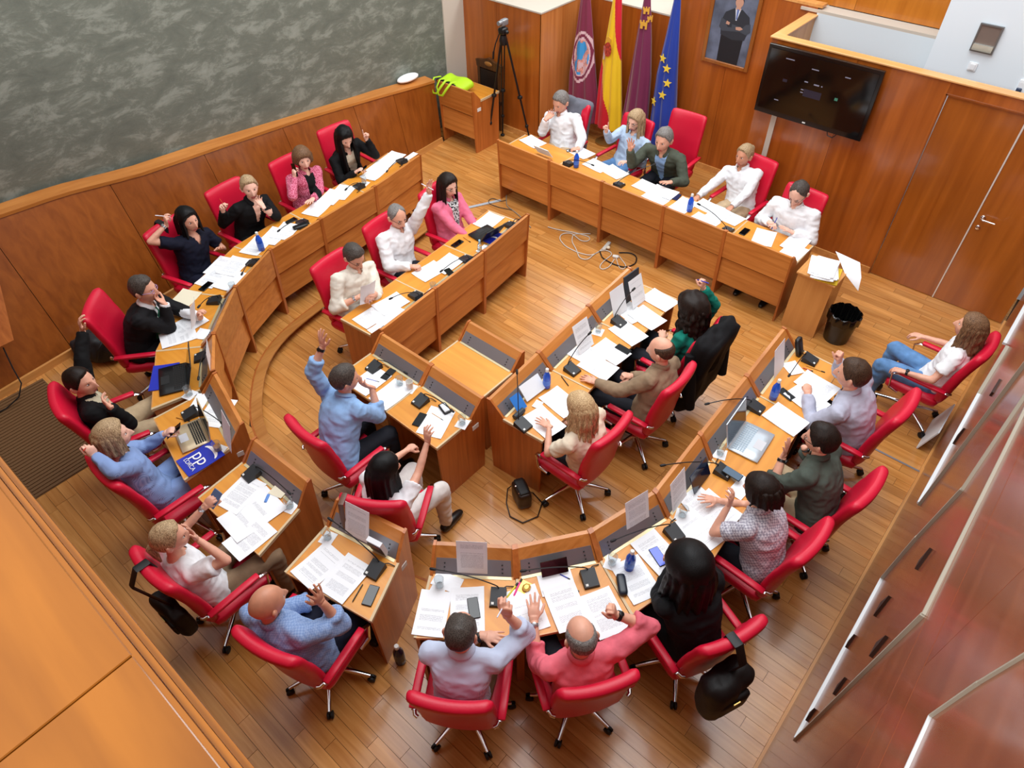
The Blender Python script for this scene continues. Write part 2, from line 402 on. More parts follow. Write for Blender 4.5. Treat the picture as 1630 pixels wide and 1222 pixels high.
def dense(pts, n=70):
    P = np.array(pts); d = np.r_[0, np.cumsum(np.linalg.norm(np.diff(P, axis=0), axis=1))]; t = np.linspace(0, d[-1], n)
    Q = np.stack([np.interp(t, d, P[:, 0]), np.interp(t, d, P[:, 1])], 1)
    for _ in range(4): Q[1:-1] = (Q[:-2]+2*Q[1:-1]+Q[2:])/4
    return Q
E_ = dense(edge)
lw = [(wall_l(y)-.05, y) for y in (PY1, -.1)]
poly = [(p[0], p[1]) for p in E_]+[(WX+.05, PY1), (WX+.05, -.1)]+lw[::-1]
me = bpy.data.meshes.new('floor_platform'); bm = bmesh.new()
vs_ = [bm.verts.new((x, y, PLAT-.014)) for x, y in poly]; bm.faces.new(vs_); bmesh.ops.triangulate(bm, faces=bm.faces[:]); bm.to_mesh(me); bm.free(); me.materials.append(M_BASEFLOOR)
plat = struct(link('floor_platform', me)); lay(plat, rows_p, PLAT, 'platform')
g = G(); band(g, E_, 0.0, .022, 0, PLAT+.003); g.build('riser', W_DESKV, plat)
g = G(); band(g, E_, .004, -.10, PLAT-.01, PLAT+.004); g.build('nosing', wood('nosing strip', (170, 108, 48), (202, 142, 76), 'y', .3, .25, 20), plat)
g = G(); g.box((-.5, PY1+.005, PLAT/2), (1.7, .02, PLAT+.006)); g.build('riser', M_ALU, plat)
g = G(); g.box((-6.9, PY1+.005, PLAT/2), (1.7, .02, PLAT+.006)); g.build('riser', W_DESKV, plat)

# ---------------- left wall: leaning veneered panels below a pale capping, grey stucco above
tp = [((-60, 366), 1.47), ((0, 347), 1.45), ((100, 312), 1.42), ((221, 281), 1.32), ((340, 240), 1.22), ((480, 192), 1.10), ((590, 160), 1.0), ((690, 132), .92)]
TP = np.array([at(*p, z) for p, z in tp]); TP = np.vstack([[TP[0][0], -.12, 1.5], TP])
def top_l(y): return V3(np.interp(y, TP[:, 1], TP[:, 0]), y, np.interp(y, TP[:, 1], TP[:, 2]))
g = G(); ys = np.linspace(-.1, 7.21, 20); g.grid([[V3(wall_l(y)-.03, y, 0), top_l(y)-V3(.03, 0, .01)] for y in ys], thick=(-.05, 0, 0)); wl = struct(g.build('wall_left', M_DARK))
seams = [-.1, 1.05, 2.3, 3.45, 4.6, 5.75, 6.45, 7.21]
for a, b in zip(seams, seams[1:]):
    g = G(); P = []
    for t in np.linspace(a+.003, b-.003, 7): P.append([V3(wall_l(t), t, 0)*(1-k)+top_l(t)*k for k in (0, .33, .67, 1)])
    g.grid(P, thick=(-.025, 0, 0)); g.build('panel', W_WALL, wl, True)
g = G(); P = []
for t in np.linspace(-.1, 7.21, 30): q = top_l(t); P.append([q+V3(.012, 0, 0), q+V3(-.20, 0, .012)])
g.grid(P, thick=(0, 0, .035)); g.build('capping', wood('left capping', (174, 104, 42), (200, 130, 62), 'y', .4, .15, 18, tint=.04), wl)
g = G(); P = [[V3(wall_l(t)+.022, t, 0), V3(wall_l(t)+.012, t, PLAT+.08 if t < PY1 else .08)] for t in np.linspace(-.1, 7.21, 20)]
g.grid(P, thick=(-.03, 0, 0)); struct(g.build('baseboard_left', W_CAP))
m = bpy.data.materials.new('grey stucco'); m.use_nodes = True; N, L = nt(m); b = N['Principled BSDF']; b.inputs['Roughness'].default_value = .65
tc = N.new('ShaderNodeTexCoord'); mp = N.new('ShaderNodeMapping'); mp.inputs['Scale'].default_value = (1, 1, 2.2); mp.inputs['Rotation'].default_value = (.35, 0, 0); L.new(tc.outputs['Object'], mp.inputs[0])
n1 = N.new('ShaderNodeTexNoise'); n1.inputs['Scale'].default_value = 2.6; n1.inputs['Detail'].default_value = 11; n1.inputs['Roughness'].default_value = .74; n1.inputs['Distortion'].default_value = .35; L.new(mp.outputs[0], n1.inputs[0])
r = N.new('ShaderNodeValToRGB'); L.new(n1.outputs[0], r.inputs[0]); e = r.color_ramp.elements; e[0].position = .3; e[0].color = (*lin((92, 97, 88)), 1); e[1].position = .72; e[1].color = (*lin((146, 150, 140)), 1)
k = e.new(.5); k.color = (*lin((108, 113, 102)), 1); k = e.new(.58); k.color = (*lin((132, 137, 126)), 1)
L.new(r.outputs[0], b.inputs['Base Color']); bp = N.new('ShaderNodeBump'); bp.inputs['Strength'].default_value = .25; bp.inputs['Distance'].default_value = .03; L.new(n1.outputs[0], bp.inputs['Height']); L.new(bp.outputs[0], b.inputs['Normal'])
M_STUCCO = m
g = G(); g.box((-8.16, 3.6, 2.6), (.12, 8.32, 5.2)); struct(g.build('wall_left_upper', M_STUCCO))
g = G(); g.box((-8.16, 8.2, 2.6), (.16, .88, 5.2)); struct(g.build('wall_left_pier', M_BEIGE))

# ---------------- back of the room
def wall_box(name, x0, x1, y0, y1, z0, z1, m, parent=None, ch=0):
    g = G(); g.box(((x0+x1)/2, (y0+y1)/2, (z0+z1)/2), (x1-x0, y1-y0, z1-z0), ch=ch); return g.build(name, m, parent)
BY = 8.19; FY = 9.11; TY = 8.13
bx = struct(wall_box('wall_back_left', -8.24, -6.576, BY+.015, FY+.5, 0, 1.87, M_BEIGE))
for a, b in ((-8.24, -7.4), (-7.4, -6.56)): wall_box('panel', a+.002, b-.002, BY, BY+.014, .0, 1.88, W_WALLD, bx)
wall_box('panel', -6.574, -6.56, BY, FY+.5, 0, 1.88, wood('pale return veneer', (176, 104, 46), (204, 132, 70), 'z', .35, .3, 14, tint=.03, long_=.05), bx)
wall_box('top_board', -8.24, -6.555, BY-.005, FY+.6, 1.88, 1.90, M_BEIGE, bx)
wb = struct(wall_box('wall_back', -6.56, -3.1, FY+.015, FY+.12, 0, 1.92, M_DARK))
xs_ = [-6.56, -5.8, -5.03]
for a, b in zip(xs_, xs_[1:]): wall_box('panel', a+.002, b-.002, FY, FY+.014, 0, 1.93, W_WALLD, wb)
for a, b in ((-5.03, -4.1), (-4.1, -3.1)): wall_box('panel', a+.002, b-.002, FY, FY+.014, 0, 2.42, W_WALLD, wb)
wall_box('core', -5.03, -3.1, FY+.014, FY+.12, 1.9, 2.41, M_DARK, wb)
wall_box('capping', -5.04, -3.05, FY-.004, FY+.13, 2.42, 2.45, W_CAP, wb)
wall_box('top_board', -6.56, -5.03, FY-.004, FY+.9, 1.93, 1.95, M_BEIGE, wb)
struct(wall_box('wall_back_upper', -8.2, -1.0, FY+.9, FY+1.0, 0, 5.2, M_BEIGE))
g = G(); g.box((-4.85, FY-.012, .04), (3.4, .02, .08)); struct(g.build('baseboard_back', W_CAP))
g = G(); g.box((-7.4, BY-.012, .04), (1.68, .02, .08)); struct(g.build('baseboard_corner', W_CAP))
# vestibule behind the television
TZ = 2.35
wt = struct(wall_box('wall_television', -3.165, WX, TY+.015, TY+.09, 2.2, TZ-.02, M_DARK))
pan = [(-3.18, -2.2, 0), (-2.2, -1.26, 0)]
for a, b, z in pan: wall_box('panel', a+.0015, b-.0015, TY, TY+.02, z, TZ-.02, W_WALLD, wt)
wall_box('panel', -1.26, WX, TY, TY+.02, 2.215, TZ-.02, W_WALLD, wt)
wall_box('back_panel', -3.17, -1.26, TY+.02, TY+.09, 0, TZ-.02, W_WALLD, wt)
wall_box('capping', -3.20, WX, TY-.02, TY+.11, TZ-.02, TZ, wood('capping along', (206, 146, 82), (230, 174, 108), 'x', .4, .2, 18, tint=.03), wt, .004)
wr = struct(wall_box('wall_television_return', -3.18, -3.09, TY+.09, FY, 0, TZ-.02, wood('return veneer', (196, 140, 84), (220, 166, 108), 'z', .4, .2, 14)))
wall_box('capping', -3.20, -3.07, TY+.11, FY, TZ-.02, TZ, wood('capping return', (206, 146, 82), (230, 174, 108), 'y', .4, .2, 18, tint=.03), wr, .004)
struct(wall_box('wall_vestibule', -3.09, -1.2, FY-.02, FY+.1, 0, 2.37, mat('cool white paint', (214, 224, 230), .8)))
g = G(); g.box((-2.15, FY+.10, 2.385), (2.3, .24, .03)); struct(g.build('trim_1', M_BEIGE))
yw = FY+.2
ow = struct(wall_box('wall_upper_veneer', -3.05, -1.0, yw+.01, yw+.06, 2.38, 4.4, M_DARK))
for a, b in ((-3.6, -2.75), (-2.75, -1.0)): wall_box('panel', a+.002, b-.002, yw, yw+.012, 2.41, 4.4, wood('upper veneer', (176, 100, 26), (204, 126, 42), 'z', .3, .4, 12, tint=.03), ow)
xc = float(on_y(1494, 50, 8.74)[0])
M_BLUEW = mat('bright white paint', (226, 238, 246), .75)
rb = struct(wall_box('wall_niche', xc, WX+.3, 8.74, 9.9, 0, 4.6, M_BLUEW))
tl, br = on_y(1562, 38, 8.735), on_y(1578, 84, 8.735); tr = on_y(1596, 46, 8.735)
x0, x1, z1, z0 = (tl[0]+on_y(1549, 78, 8.735)[0])/2, (tr[0]+br[0])/2, tl[2], br[2]
win = struct(wall_box('window_1', x0, x1, 8.72, 8.737, z0, z1, mat('niche glass', (120, 106, 98), .25)))
for a, b, c, d in ((x0-.015, x1+.015, z1, z1+.015), (x0-.015, x1+.015, z0-.015, z0), (x0-.015, x0, z0, z1), (x1, x1+.015, z0, z1)): wall_box('window_frame', a, b, 8.71, 8.737, c, d, mat('steel frame', (130, 134, 136), .35, .7), win)
wall_box('sill', x0, x1, 8.7, 8.722, z0, z0+.06, mat('mirror steel', (190, 200, 196), .2, .6), win)
p = on_y(1548, 106, 8.735); g = G(); g.rbox(p, (.085, .02, .085), .008); g.rbox(p+[0, -.01, 0], (.05, .015, .06), .004); tag(g.build('light_switch', M_WHITE), 'white light switch on white wall below the small window', 'switch')
p = on_y(1622, 143, 8.735); g = G(); g.rbox(p+[.03, 0, .03], (.12, .03, .14), .01); dv = g.build('wall_device', M_WHITE); g = G(); g.rbox(p+[0, -.02, 0], (.05, .02, .05), .008); g.build('display', mat('device face', (50, 66, 92), .3), dv); tag(dv, 'white wall device with dark blue face at right photo edge', 'device')
# doors
def door(name, x0, x1, hinge_left):
    d = struct(wall_box(name, x0+.004, x1-.004, TY+.012, TY+.06, .006, 2.2, wood('door veneer', (142, 72, 14), (176, 98, 30), 'z', .3, .45, 10, tint=.02, long_=.05)))
    return d
d1 = door('door_1', -1.245, -.505, True); d2 = door('door_2', -.495, .25, False)
g = G(); g.box((-.5, TY+.008, 1.1), (.012, .012, 2.19)); g.build('edge_strip', mat('pale door edge', (226, 216, 206), .5), d1)
for z, k in ((1.11, 1), (.99, 0)):
    g = G(); R = rotx(math.pi/2); g.lathe([(.026, 0), (.026, .01), (.022, .014)], (-.43, TY+.012, z), 16, R=R)
    if k:
        g.tube([(-.43, TY+.012, z), (-.43, TY-.045, z), (-.42, TY-.052, z), (-.30, TY-.052, z)], [.009, .009, .009, .008], 10)
        h = g.build('handle', M_CHROME, d2, True)
    else: g.build('keyhole', M_CHROME, d2, True)
g = G()
for a, b, z0, z1 in ((-1.262, -1.247, 0, 2.215), (-1.262, WX, 2.202, 2.216)): g.box(((a+b)/2, TY-.002, (z0+z1)/2), (b-a, .02, z1-z0))
struct(g.build('trim_2', wood('door trim', (120, 58, 14), (150, 78, 24), 'z', .35, .3, 14)))
g = G(); g.box((-2.22, TY-.012, .04), (1.92, .02, .08)); struct(g.build('baseboard_television', W_CAP))
struct(wall_box('trim_3', -2.952, -2.888, TY-.014, TY, .0, 1.62, M_BEIGE))       # cable duct below the television

# ---------------- right wall: polished veneer with metal fins
wrr = struct(wall_box('wall_right', WX+.02, WX+.14, -.6, TY+.02, 0, 4.9, M_DARK))
zj = [0, on_x(1415, 1112, WX)[2], 3.6, 4.9]
for k, (a, b) in enumerate(zip(zj, zj[1:])):
    yj = [-.6, 1.1, 3.4, 5.7, TY] if k % 2 == 0 else [-.6, 2.3, 4.7, 7.0, TY]
    for c, d in zip(yj, yj[1:]): wall_box('panel', WX, WX+.02, c+.001, d-.001, a+.003, b-.003, W_GLOSS, wrr)
g = G(); g.box((WX-.008, 2.6, PLAT+.035), (.025, 5.4, .07)); struct(g.build('baseboard_right', W_CAP))
g = G(); g.box((WX-.008, 6.72, .035), (.025, 2.8, .07)); struct(g.build('baseboard_right', W_CAP))
M_FIN = mat('pale metal fin', (158, 150, 134), .5, .1); M_FINW = mat('white metal fin', (206, 210, 212), .6)
fins = [(M_FINW, [(1268, 1177), (1406, 921)]), (M_FIN, [(1266, 1179), (1472, 980)]), (M_FIN, [(1472, 980), (1640, 640)]), (M_FIN, [(1406, 921), (1462, 856)]), (M_FIN, [(1462, 856), (1534, 780)]), (M_FIN, [(1534, 780), (1640, 622)]),
        (M_FINW, [(1465, 802), (1560, 628)]), (M_FIN, [(1465, 804), (1640, 572)]), (M_FIN, [(1560, 628), (1606, 552)]), (M_FINW, [(1601, 548), (1640, 478)]),
        (M_FINW, [(1440, 1236), (1483, 1141)]), (M_FIN, [(1483, 1141), (1560, 1088)]), (M_FIN, [(1560, 1088), (1640, 1040)])]
for mt, (a, b) in fins:
    A, B = on_x(*a, WX), on_x(*b, WX); d = B-A; Ln = np.linalg.norm(d); d /= Ln; nrm = np.array([-1., 0, 0]); u = np.cross(nrm, d)
    R = np.stack([d, nrm, u], 1); dm = np.linalg.norm((A+B)/2-V3(0, 0, CAM_H)); w_ = dm*8/FPX; g = G(); g.box((A+B)/2+nrm*w_*.25, (Ln, w_*.5, w_*.45), R); g.build('fin', mt, wrr)
M_CUT = mat('dark notch', (48, 22, 12), .7)
for a, b in (((1485, 874), (1464, 901)), ((1419, 950), (1400, 971)), ((1363, 1011), (1351, 1027)), ((1415, 1014), (1394, 1036)), ((1349, 1080), (1333, 1100)), ((1300, 1129), (1289, 1142)), ((1594, 604), (1580, 628)), ((1537, 682), (1523, 700))):
    A, B = on_x(*a, WX), on_x(*b, WX); d = B-A; n_ = np.cross([1., 0, 0], d/np.linalg.norm(d))*np.linalg.norm(d)*.22
    g = G(); v = [A, B+n_, B-n_]; g.add(v+[q-np.array([.012, 0, 0]) for q in v], [(0, 1, 2), (5, 4, 3), (0, 3, 4, 1), (1, 4, 5, 2), (2, 5, 3, 0)]); g.build('notch', M_CUT, wrr)

# ---------------- gallery below the camera
ws = struct(wall_box('wall_gallery', -8.2, WX, -.24, -.10, 0, 3.95, W_WALL))
LZ = 4.0; cuts = [WX, -.85, -2.05, -3.3, -4.6, -8.1]
lg = struct(wall_box('trim_4', -8.1, WX, -1.3, -.06, LZ-.06, LZ-.025, W_LEDGE))
for a, b in zip(cuts[1:], cuts): wall_box('board', a+.0012, b-.0012, -1.3, -.055, LZ-.024, LZ, W_LEDGE, lg, .002)
g = G()
for k, (y0, z) in enumerate(((-.051, LZ-.002), (-.038, LZ-.007), (-.026, LZ-.014))): g.box((-3.9, y0, z-.02), (8.36, .011, .04))
g.build('edge_moulding', W_LEDGE, lg)
# wall cabinet at the far left with a cable
g = G(); Bq = at(22, 541, .66); Tq = at(0, 452, 1.12); Fq = at(0, 555, .66)
yv = np.array([0, -1., 0])*.7
v = [Bq, Tq, Tq+yv, Bq+yv]; g.add(v+[q+V3(-.12, 0, 0) for q in v], [(0, 1, 2, 3), (7, 6, 5, 4), (0, 4, 5, 1), (1, 5, 6, 2), (2, 6, 7, 3), (3, 7, 4, 0)])
tag(g.build('wall_cabinet', W_DESKV), 'wooden box on the left wall above a hanging black cable', 'cabinet')
g = G(); pts = [at(5, 553, .62), at(20, 585, .42), at(34, 610, .3), at(30, 632, .2), at(10, 650, .13), at(-20, 665, .112)]
g.tube(pts, .007, 6); tag(g.build('cable', M_RUB, None, True), 'black cable hanging from wooden box at left wall', 'cable')
# ribbed mat in the corner
g = G(); c = V3(-6.35, .28, PLAT)
for i in range(34): g.box(c+V3(-.72+i*.044, 0, .008), (.022, .7, .012))
g.box(c+V3(0, 0, .003), (1.5, .72, .005)); tag(g.build('floor_mat', mat('ribbed mat', (112, 80, 48), .6)), 'brown ribbed floor mat in the corner behind woman in blue blouse', 'mat')
# ================================================================== DESKS
def lerp(a, b, t): return np.array(a)*(1-t)+np.array(b)*t
DU = .58
def desk_unit(label, FL, FR, SL, SR, base=0.0, gables=(1, 1), hs=1.0, cat='desk', plate=True, group=None, name='desk', sticker=None):
    """FL,FR: ends of the front panel's top edge, SL,SR: ends of the sitter's edge (plan, left/right as the sitter sees them)"""
    FL, FR, SL, SR = [np.array(q, float) for q in (FL, FR, SL, SR)]
    c = (FL+FR+SL+SR)/4; root = empty(name, (c[0], c[1], base)); tag(root, label, cat, group)
    def P(s, u, z):
        q = lerp(lerp(FL, FR, s), lerp(SL, SR, s), u/DU)-c; return V3(q[0], q[1], z*hs)
    def slab(g, prof, s0=0., s1=1., m=0):             # profile in (u, z) swept along s
        g.prism(prof, lambda p, t: P(t, p[0], p[1]), s0, s1, m); return g
    e = .02/np.linalg.norm(FR-FL); along_y = abs((FR-FL)[1]) > abs((FR-FL)[0]); W_T, W_D = (W_TOPY, W_DESKY) if along_y else (W_TOP, W_DESK)
    slab(G(), [(.16, .718), (.58, .718), (.58, .742), (.16, .742)], e*.4, 1-e*.4).build('worktop', W_T, root)
    g = slab(G(), [(.578, .717), (.588, .717), (.588, .743), (.578, .743)], e*.4, 1-e*.4)
    g.build('edge_band', W_CAP, root)
    if gables[0]: slab(G(), [(.17, .7165), (.586, .7165), (.586, .7445), (.17, .7445)], -e*.25, e*.55).build('edge_band', M_EDGE, root)
    if gables[1]: slab(G(), [(.17, .7165), (.586, .7165), (.586, .7445), (.17, .7445)], 1-e*.55, 1+e*.25).build('edge_band', M_EDGE, root)
    slab(G(), [(0, .885), (.028, .885), (.165, .735), (.165, .7), (.05, .7), (.05, .55), (.02, .55)], e, 1-e).build('front_panel', W_D, root)
    slab(G(), [(.05, .20), (.075, .20), (.075, .522), (.05, .522)], e, 1-e).build('lower_panel', W_D, root)
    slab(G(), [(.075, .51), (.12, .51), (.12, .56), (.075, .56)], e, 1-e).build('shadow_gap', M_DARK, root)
    if plate:
        pl = slab(G(), [(.086, .826), (.161, .744), (.157, .740), (.082, .822)], e*1.6, 1-e*1.6).build('steel_plate', M_ALU, root)
        g = G()
        for s0 in (.16, .84):
            for k in range(3):
                u, z = .145-.018*k, .7625+.0197*k; q = P(s0, u, z); g.ell(q, (.0062, .0062, .0062), nu=8, nv=5)
        q = g.build('socket_holes', M_BLACK, pl); q['kind'] = 'stuff'
        slab(G(), [(.163, .742), (.185, .742), (.185, .7455), (.163, .7455)], e*1.6, 1-e*1.6).build('cable_slot', M_ALUL, root)
    prof = [(-.006, .893), (.034, .893), (.172, .752), (.182, .716), (.575, .716), (.562, 0), (.04, 0)]
    for k, s in enumerate((0, 1)):
        if not gables[k]: continue
        s0, s1 = (0, e) if k == 0 else (1-e, 1)
        if gables[k] == 2: s0, s1 = (-e, e) if k == 0 else (1-e, 1+e)
        gb = slab(G(), prof, s0, s1).build('side_panel', W_DESKV, root)
        if sticker and k in sticker:
            q = P(s1 if k else s0, .13, .62); sgn = 1 if k else -1; t = P(1, .13, .62)-P(0, .13, .62); t /= np.linalg.norm(t); n2 = np.cross([0, 0, 1.], t)
            g = G(); g.box(q+t*sgn*.003, (.005, .075, .05), np.stack([t, n2, [0, 0, 1.]], 1)); g.build('sticker', M_STICK, gb)
    return root
def desk_row(F, S, labels, base, flip=False, stick={}, group=None):
    """contiguous units; the last one closes the row. flip: list runs right to left for the sitter"""
    n = len(F)-1
    for i in range(n):
        a, b = i, i+1
        if flip: a, b = b, a
        # every unit owns the divider at its own list start, the last one closes the row
        gl = [0, 0]; gl[1 if flip else 0] = 2 if i > 0 else 1
        if i == n-1: gl[0 if flip else 1] = 1
        desk_unit(labels[i], F[a], F[b], S[a], S[b], base, gl, sticker=stick.get(i), group=group)
# who sits where, in words used by the labels
WHO = {1: 'man in white shirt at left end of head table', 2: 'blonde woman in glasses at head table', 3: 'man in grey-green blazer', 4: 'woman in loose white blouse', 5: 'man writing at right end of head table',
       6: 'woman with long black hair and cream top', 7: 'woman in pink tweed jacket', 8: 'blonde woman in black blazer', 9: 'woman in navy dress', 10: 'man in suit and green tie', 11: 'man in black jacket and beige shirt',
       12: 'woman in light blue blouse', 13: 'woman in white blouse and beige trousers', 14: 'bald man in blue shirt', 15: 'woman in pink blazer', 16: 'man in white shirt raising his arm high', 17: 'man in white shirt reading papers',
       18: 'man in sky-blue shirt', 19: 'woman in white with long dark hair', 20: 'curly-haired woman in green', 21: 'balding man in beige jacket', 22: 'woman with long blonde wavy hair',
       23: 'man in pale striped blue shirt', 24: 'man in pink shirt', 25: 'woman in black with long black hair', 26: 'woman in checked shirt', 27: 'man in dark green shirt', 28: 'man in grey shirt', 29: 'woman in jeans by the wall'}
A_x = [-5.9, -5.02, -4.2, -3.32, -2.53, -1.73]
desk_row([(x, 6.48) for x in A_x], [(x, 7.06) for x in A_x], ['head table unit in front of '+WHO[i] for i in (1, 2, 3, 4, 5)], 0, flip=True, group='head table units')
C_F = [(-4.41, 5.36), (-4.31, 4.50), (-4.25, 3.70), (-4.19, 2.91)]
def off(F, d, side):                                   # sitter points: along the bisectors
    F = np.array(F, float); out = []
    for i in range(len(F)):
        ns = []
        for a, b in ((i-1, i), (i, i+1)):
            if a >= 0 and b < len(F): t = F[b]-F[a]; t /= np.linalg.norm(t); ns.append(np.array([t[1], -t[0]])*side)
        n = sum(ns); n /= np.linalg.norm(n); out.append(F[i]+n*d/max(.7, n@ns[0]))
    return out
desk_row(C_F, off(C_F, DU, 1), ['straight inner desk unit of '+WHO[i] for i in (15, 16, 17)], 0, flip=False, group='inner desk units')
D_F = [(-4.165, 2.90), (-3.50, 2.905), (-2.865, 2.90)]
desk_row(D_F, off(D_F, DU, 1), ['inner desk unit facing the head table, used by '+WHO[i] for i in (18, 19)], 0, stick={1: (1,)}, group='inner desk units')
E_F = [(-2.835, 2.90), (-2.885, 3.64), (-2.935, 4.47), (-2.975, 5.25)]
desk_row(E_F, off(E_F, DU, 1), ['straight inner desk unit of '+WHO[i] for i in (22, 21, 20)], 0, group='inner desk units')
desk_unit('empty wooden desk in the middle of the inner ring', (-3.66, 3.56), (-2.97, 3.56), (-3.66, 2.98), (-2.97, 2.98), 0, (1, 1), group='inner desk units')
B_F = [(-6.24, 5.42), (-6.09, 4.53), (-6.02, 3.67), (-5.96, 2.96), (-5.69, 2.36), (-5.24, 1.83), (-4.81, 1.55)]
B_S = [(-6.82, 5.36), (-6.68, 4.48), (-6.61, 3.65), (-6.52, 2.84), (-6.2, 2.06), (-5.62, 1.40), (-4.97, .99)]
desk_row(B_F, B_S, ['outer desk unit of '+WHO[i] for i in (6, 7, 8, 9, 10, 11)], PLAT, group='outer desk units')
desk_unit('outer desk unit of '+WHO[12], (-4.79, 1.55), (-4.09, 1.36), (-4.86, .95), (-4.08, .77), PLAT, sticker=(1,), group='outer desk units')
desk_unit('outer desk unit of '+WHO[13], (-3.90, 1.335), (-3.22, 1.36), (-3.85, .75), (-3.08, .76), PLAT, group='outer desk units')
desk_unit('outer desk unit of '+WHO[14], (-2.94, 1.40), (-2.35, 1.53), (-2.83, .80), (-2.10, .95), PLAT, sticker=(1,), group='outer desk units')
O_F = [(-2.14, 1.59), (-1.69, 1.93), (-1.37, 2.37), (-1.21, 2.95), (-1.24, 3.65), (-1.27, 4.48), (-1.30, 5.27)]
O_S = [(-1.80, 1.06), (-1.27, 1.50), (-.82, 2.10), (-.62, 2.83), (-.65, 3.47), (-.68, 4.46), (-.71, 5.25)]
desk_row(O_F, O_S, ['outer desk unit of '+WHO[i] for i in (23, 24, 25, 26, 27, 28)], PLAT, group='outer desk units')
desk_unit('wooden lectern desk in the corner under a lime bag', (-7.06, 7.24), (-7.78, 7.24), (-7.06, 7.82), (-7.78, 7.82), 0, hs=1.07, cat='lectern', plate=False, name='lectern', sticker=(0,))
# low side cabinet closing the head table
t = empty('side_cabinet', (-1.46, 6.72, 0)); tag(t, 'plain wooden side cabinet at right end of head table under paper pile', 'cabinet')
M_CABF = wood('side cabinet veneer', (196, 132, 66), (216, 154, 86), 'z', .4, .2, 18)
g = G(); g.box((0, 0, .36), (.38, .38, .72)); g.build('body', M_CABF, t)
g = G(); g.box((.005, -.005, .732), (.42, .42, .022), ch=.003); g.build('top', W_CAP, t)

# ================================================================== CHAIRS
def make_chair():
    t = empty('swivel_chair')
    def bend(v):
        v = v.copy(); v[:, 1] += .10*(v[:, 0]/.25)**2*.35; return v
    def backfn(v):
        v = v.copy(); s = (v[:, 2]+.33)/.66
        v[:, 0] *= 1-.10*np.clip(.35-s, 0, 1)/.35*.6
        v[:, 1] += .035*(v[:, 0]/.25)**2+.02*np.sin(s*math.pi)          # wraps round the sitter
        v[:, 1] -= .012*np.exp(-((s-.70)/.035)**2)*(v[:, 1] > .02)       # stitched crease
        return v
    g = G(); g.rbox((0, .02, .455), (.50, .48, .10), .045, n=8, fn=lambda v: v+np.stack([0*v[:, 0], 0*v[:, 0], .012*(v[:, 0]/.25)**2-.02*np.clip(v[:, 1]-.15, 0, 1)], 1)); g.build('seat', M_RED, t, 'all')
    tilt = rotx(math.radians(11))
    g = G(); g.rbox((0, -.285, .80), (.50, .085, .66), .04, R=tilt, n=12, fn=backfn); bk = g.build('backrest', M_RED, t, 'all')
    for s in (-1, 1):
        g = G(); g.tube([(s*.262, -.235, .66), (s*.275, -.18, .655), (s*.278, .18, .65), (s*.272, .225, .62), (s*.268, .20, .46), (s*.25, .12, .43)], .012, 8, flat=(1.6, .7)); ar = g.build('armrest', M_CHROME, t, True)
        g = G(); g.rbox((s*.276, -.03, .668), (.055, .40, .032), .012, n=4); g.build('arm_pad', M_RED, ar, 'all')
        g = G(); g.tube([(s*.262, -.235, .66), (s*.255, -.26, .655), (s*.235, -.27, .65)], .013, 8); g.build('arm_bracket', M_CHROME, ar, True)
    g = G(); g.lathe([(.045, .10), (.045, .16), (.03, .17), (.026, .36), (.07, .37), (.11, .40), (.11, .41)], (0, 0, 0), 14); g.build('column', M_CHROME, t, True)
    for k in range(5):
        a = 2*math.pi*k/5+.3; d = V3(math.cos(a), math.sin(a))
        g = G(); g.tube([d*.03+[0, 0, .135], d*.16+[0, 0, .115], d*.30+[0, 0, .078]], [.026, .022, .016], 8, flat=(.9, .75)); lg_ = g.build('base_leg', M_CHROME, t, True)
        g = G(); p = V3(-d[1], d[0])
        for s in (-1, 1): g.lathe([(.020, -.010), (.029, -.007), (.029, .007), (.020, .010)], d*.305+p*s*.013+[0, 0, .029], 12, R=np.stack([d, [0, 0, 1.], p], 1))
        g.tube([d*.30+[0, 0, .03], d*.30+[0, 0, .08]], .011, 6); g.build('caster', M_RUB, lg_, True)
    return t
# ends of the top edge of each backrest as seen in the photograph
CH = {1: ((893, 158), (938, 172)), 2: ((977, 184), (1035, 208)), 3: ((1068, 187), (1122, 205)), 4: ((1170, 246), (1230, 272)), 5: ((1250, 290), (1321, 318)),
      6: ((508, 213), (560, 191)), 7: ((430, 266), (480, 240)), 8: ((328, 314), (382, 281)), 9: ((230, 380), (280, 345)), 10: ((140, 516), (156, 455)), 11: ((94, 590), (142, 668)), 12: ((150, 722), (232, 795)),
      13: ((206, 866), (284, 940)), 14: ((372, 1000), (480, 1054)), 15: ((668, 318), (712, 282)), 16: ((587, 374), (636, 336)), 17: ((499, 434), (545, 396)), 18: ((450, 660), (540, 722)), 19: ((549, 774), (648, 782)),
      20: ((1098, 555), (1158, 498)), 21: ((1056, 625), (1104, 577)), 22: ((943, 710), (1005, 655)), 23: ((650, 1105), (780, 1121)), 24: ((893, 1104), (1014, 1068)), 25: ((1105, 1040), (1228, 976)),
      26: ((1262, 896), (1323, 822)), 27: ((1352, 810), (1412, 740)), 28: ((1420, 672), (1462, 618)), 29: ((1552, 578), (1596, 526))}
FACING = {1: -90, 2: -92, 3: -80, 4: -88, 5: -88, 6: -6, 7: -5, 8: -6, 9: 12, 10: 40, 11: 58, 12: 78, 13: 86, 14: 100, 15: -5, 16: -5, 17: -6, 18: 82, 19: 116, 20: 182, 21: 184, 22: 184, 23: 122, 24: 142, 25: 158, 26: 178, 27: 182, 28: 183, 29: 187}
OUTER = set(range(6, 15)) | set(range(23, 29))
def basez(k): return PLAT if k in OUTER else 0.0
chair0 = make_chair(); CHAIR = {}; CHOBJ = {}
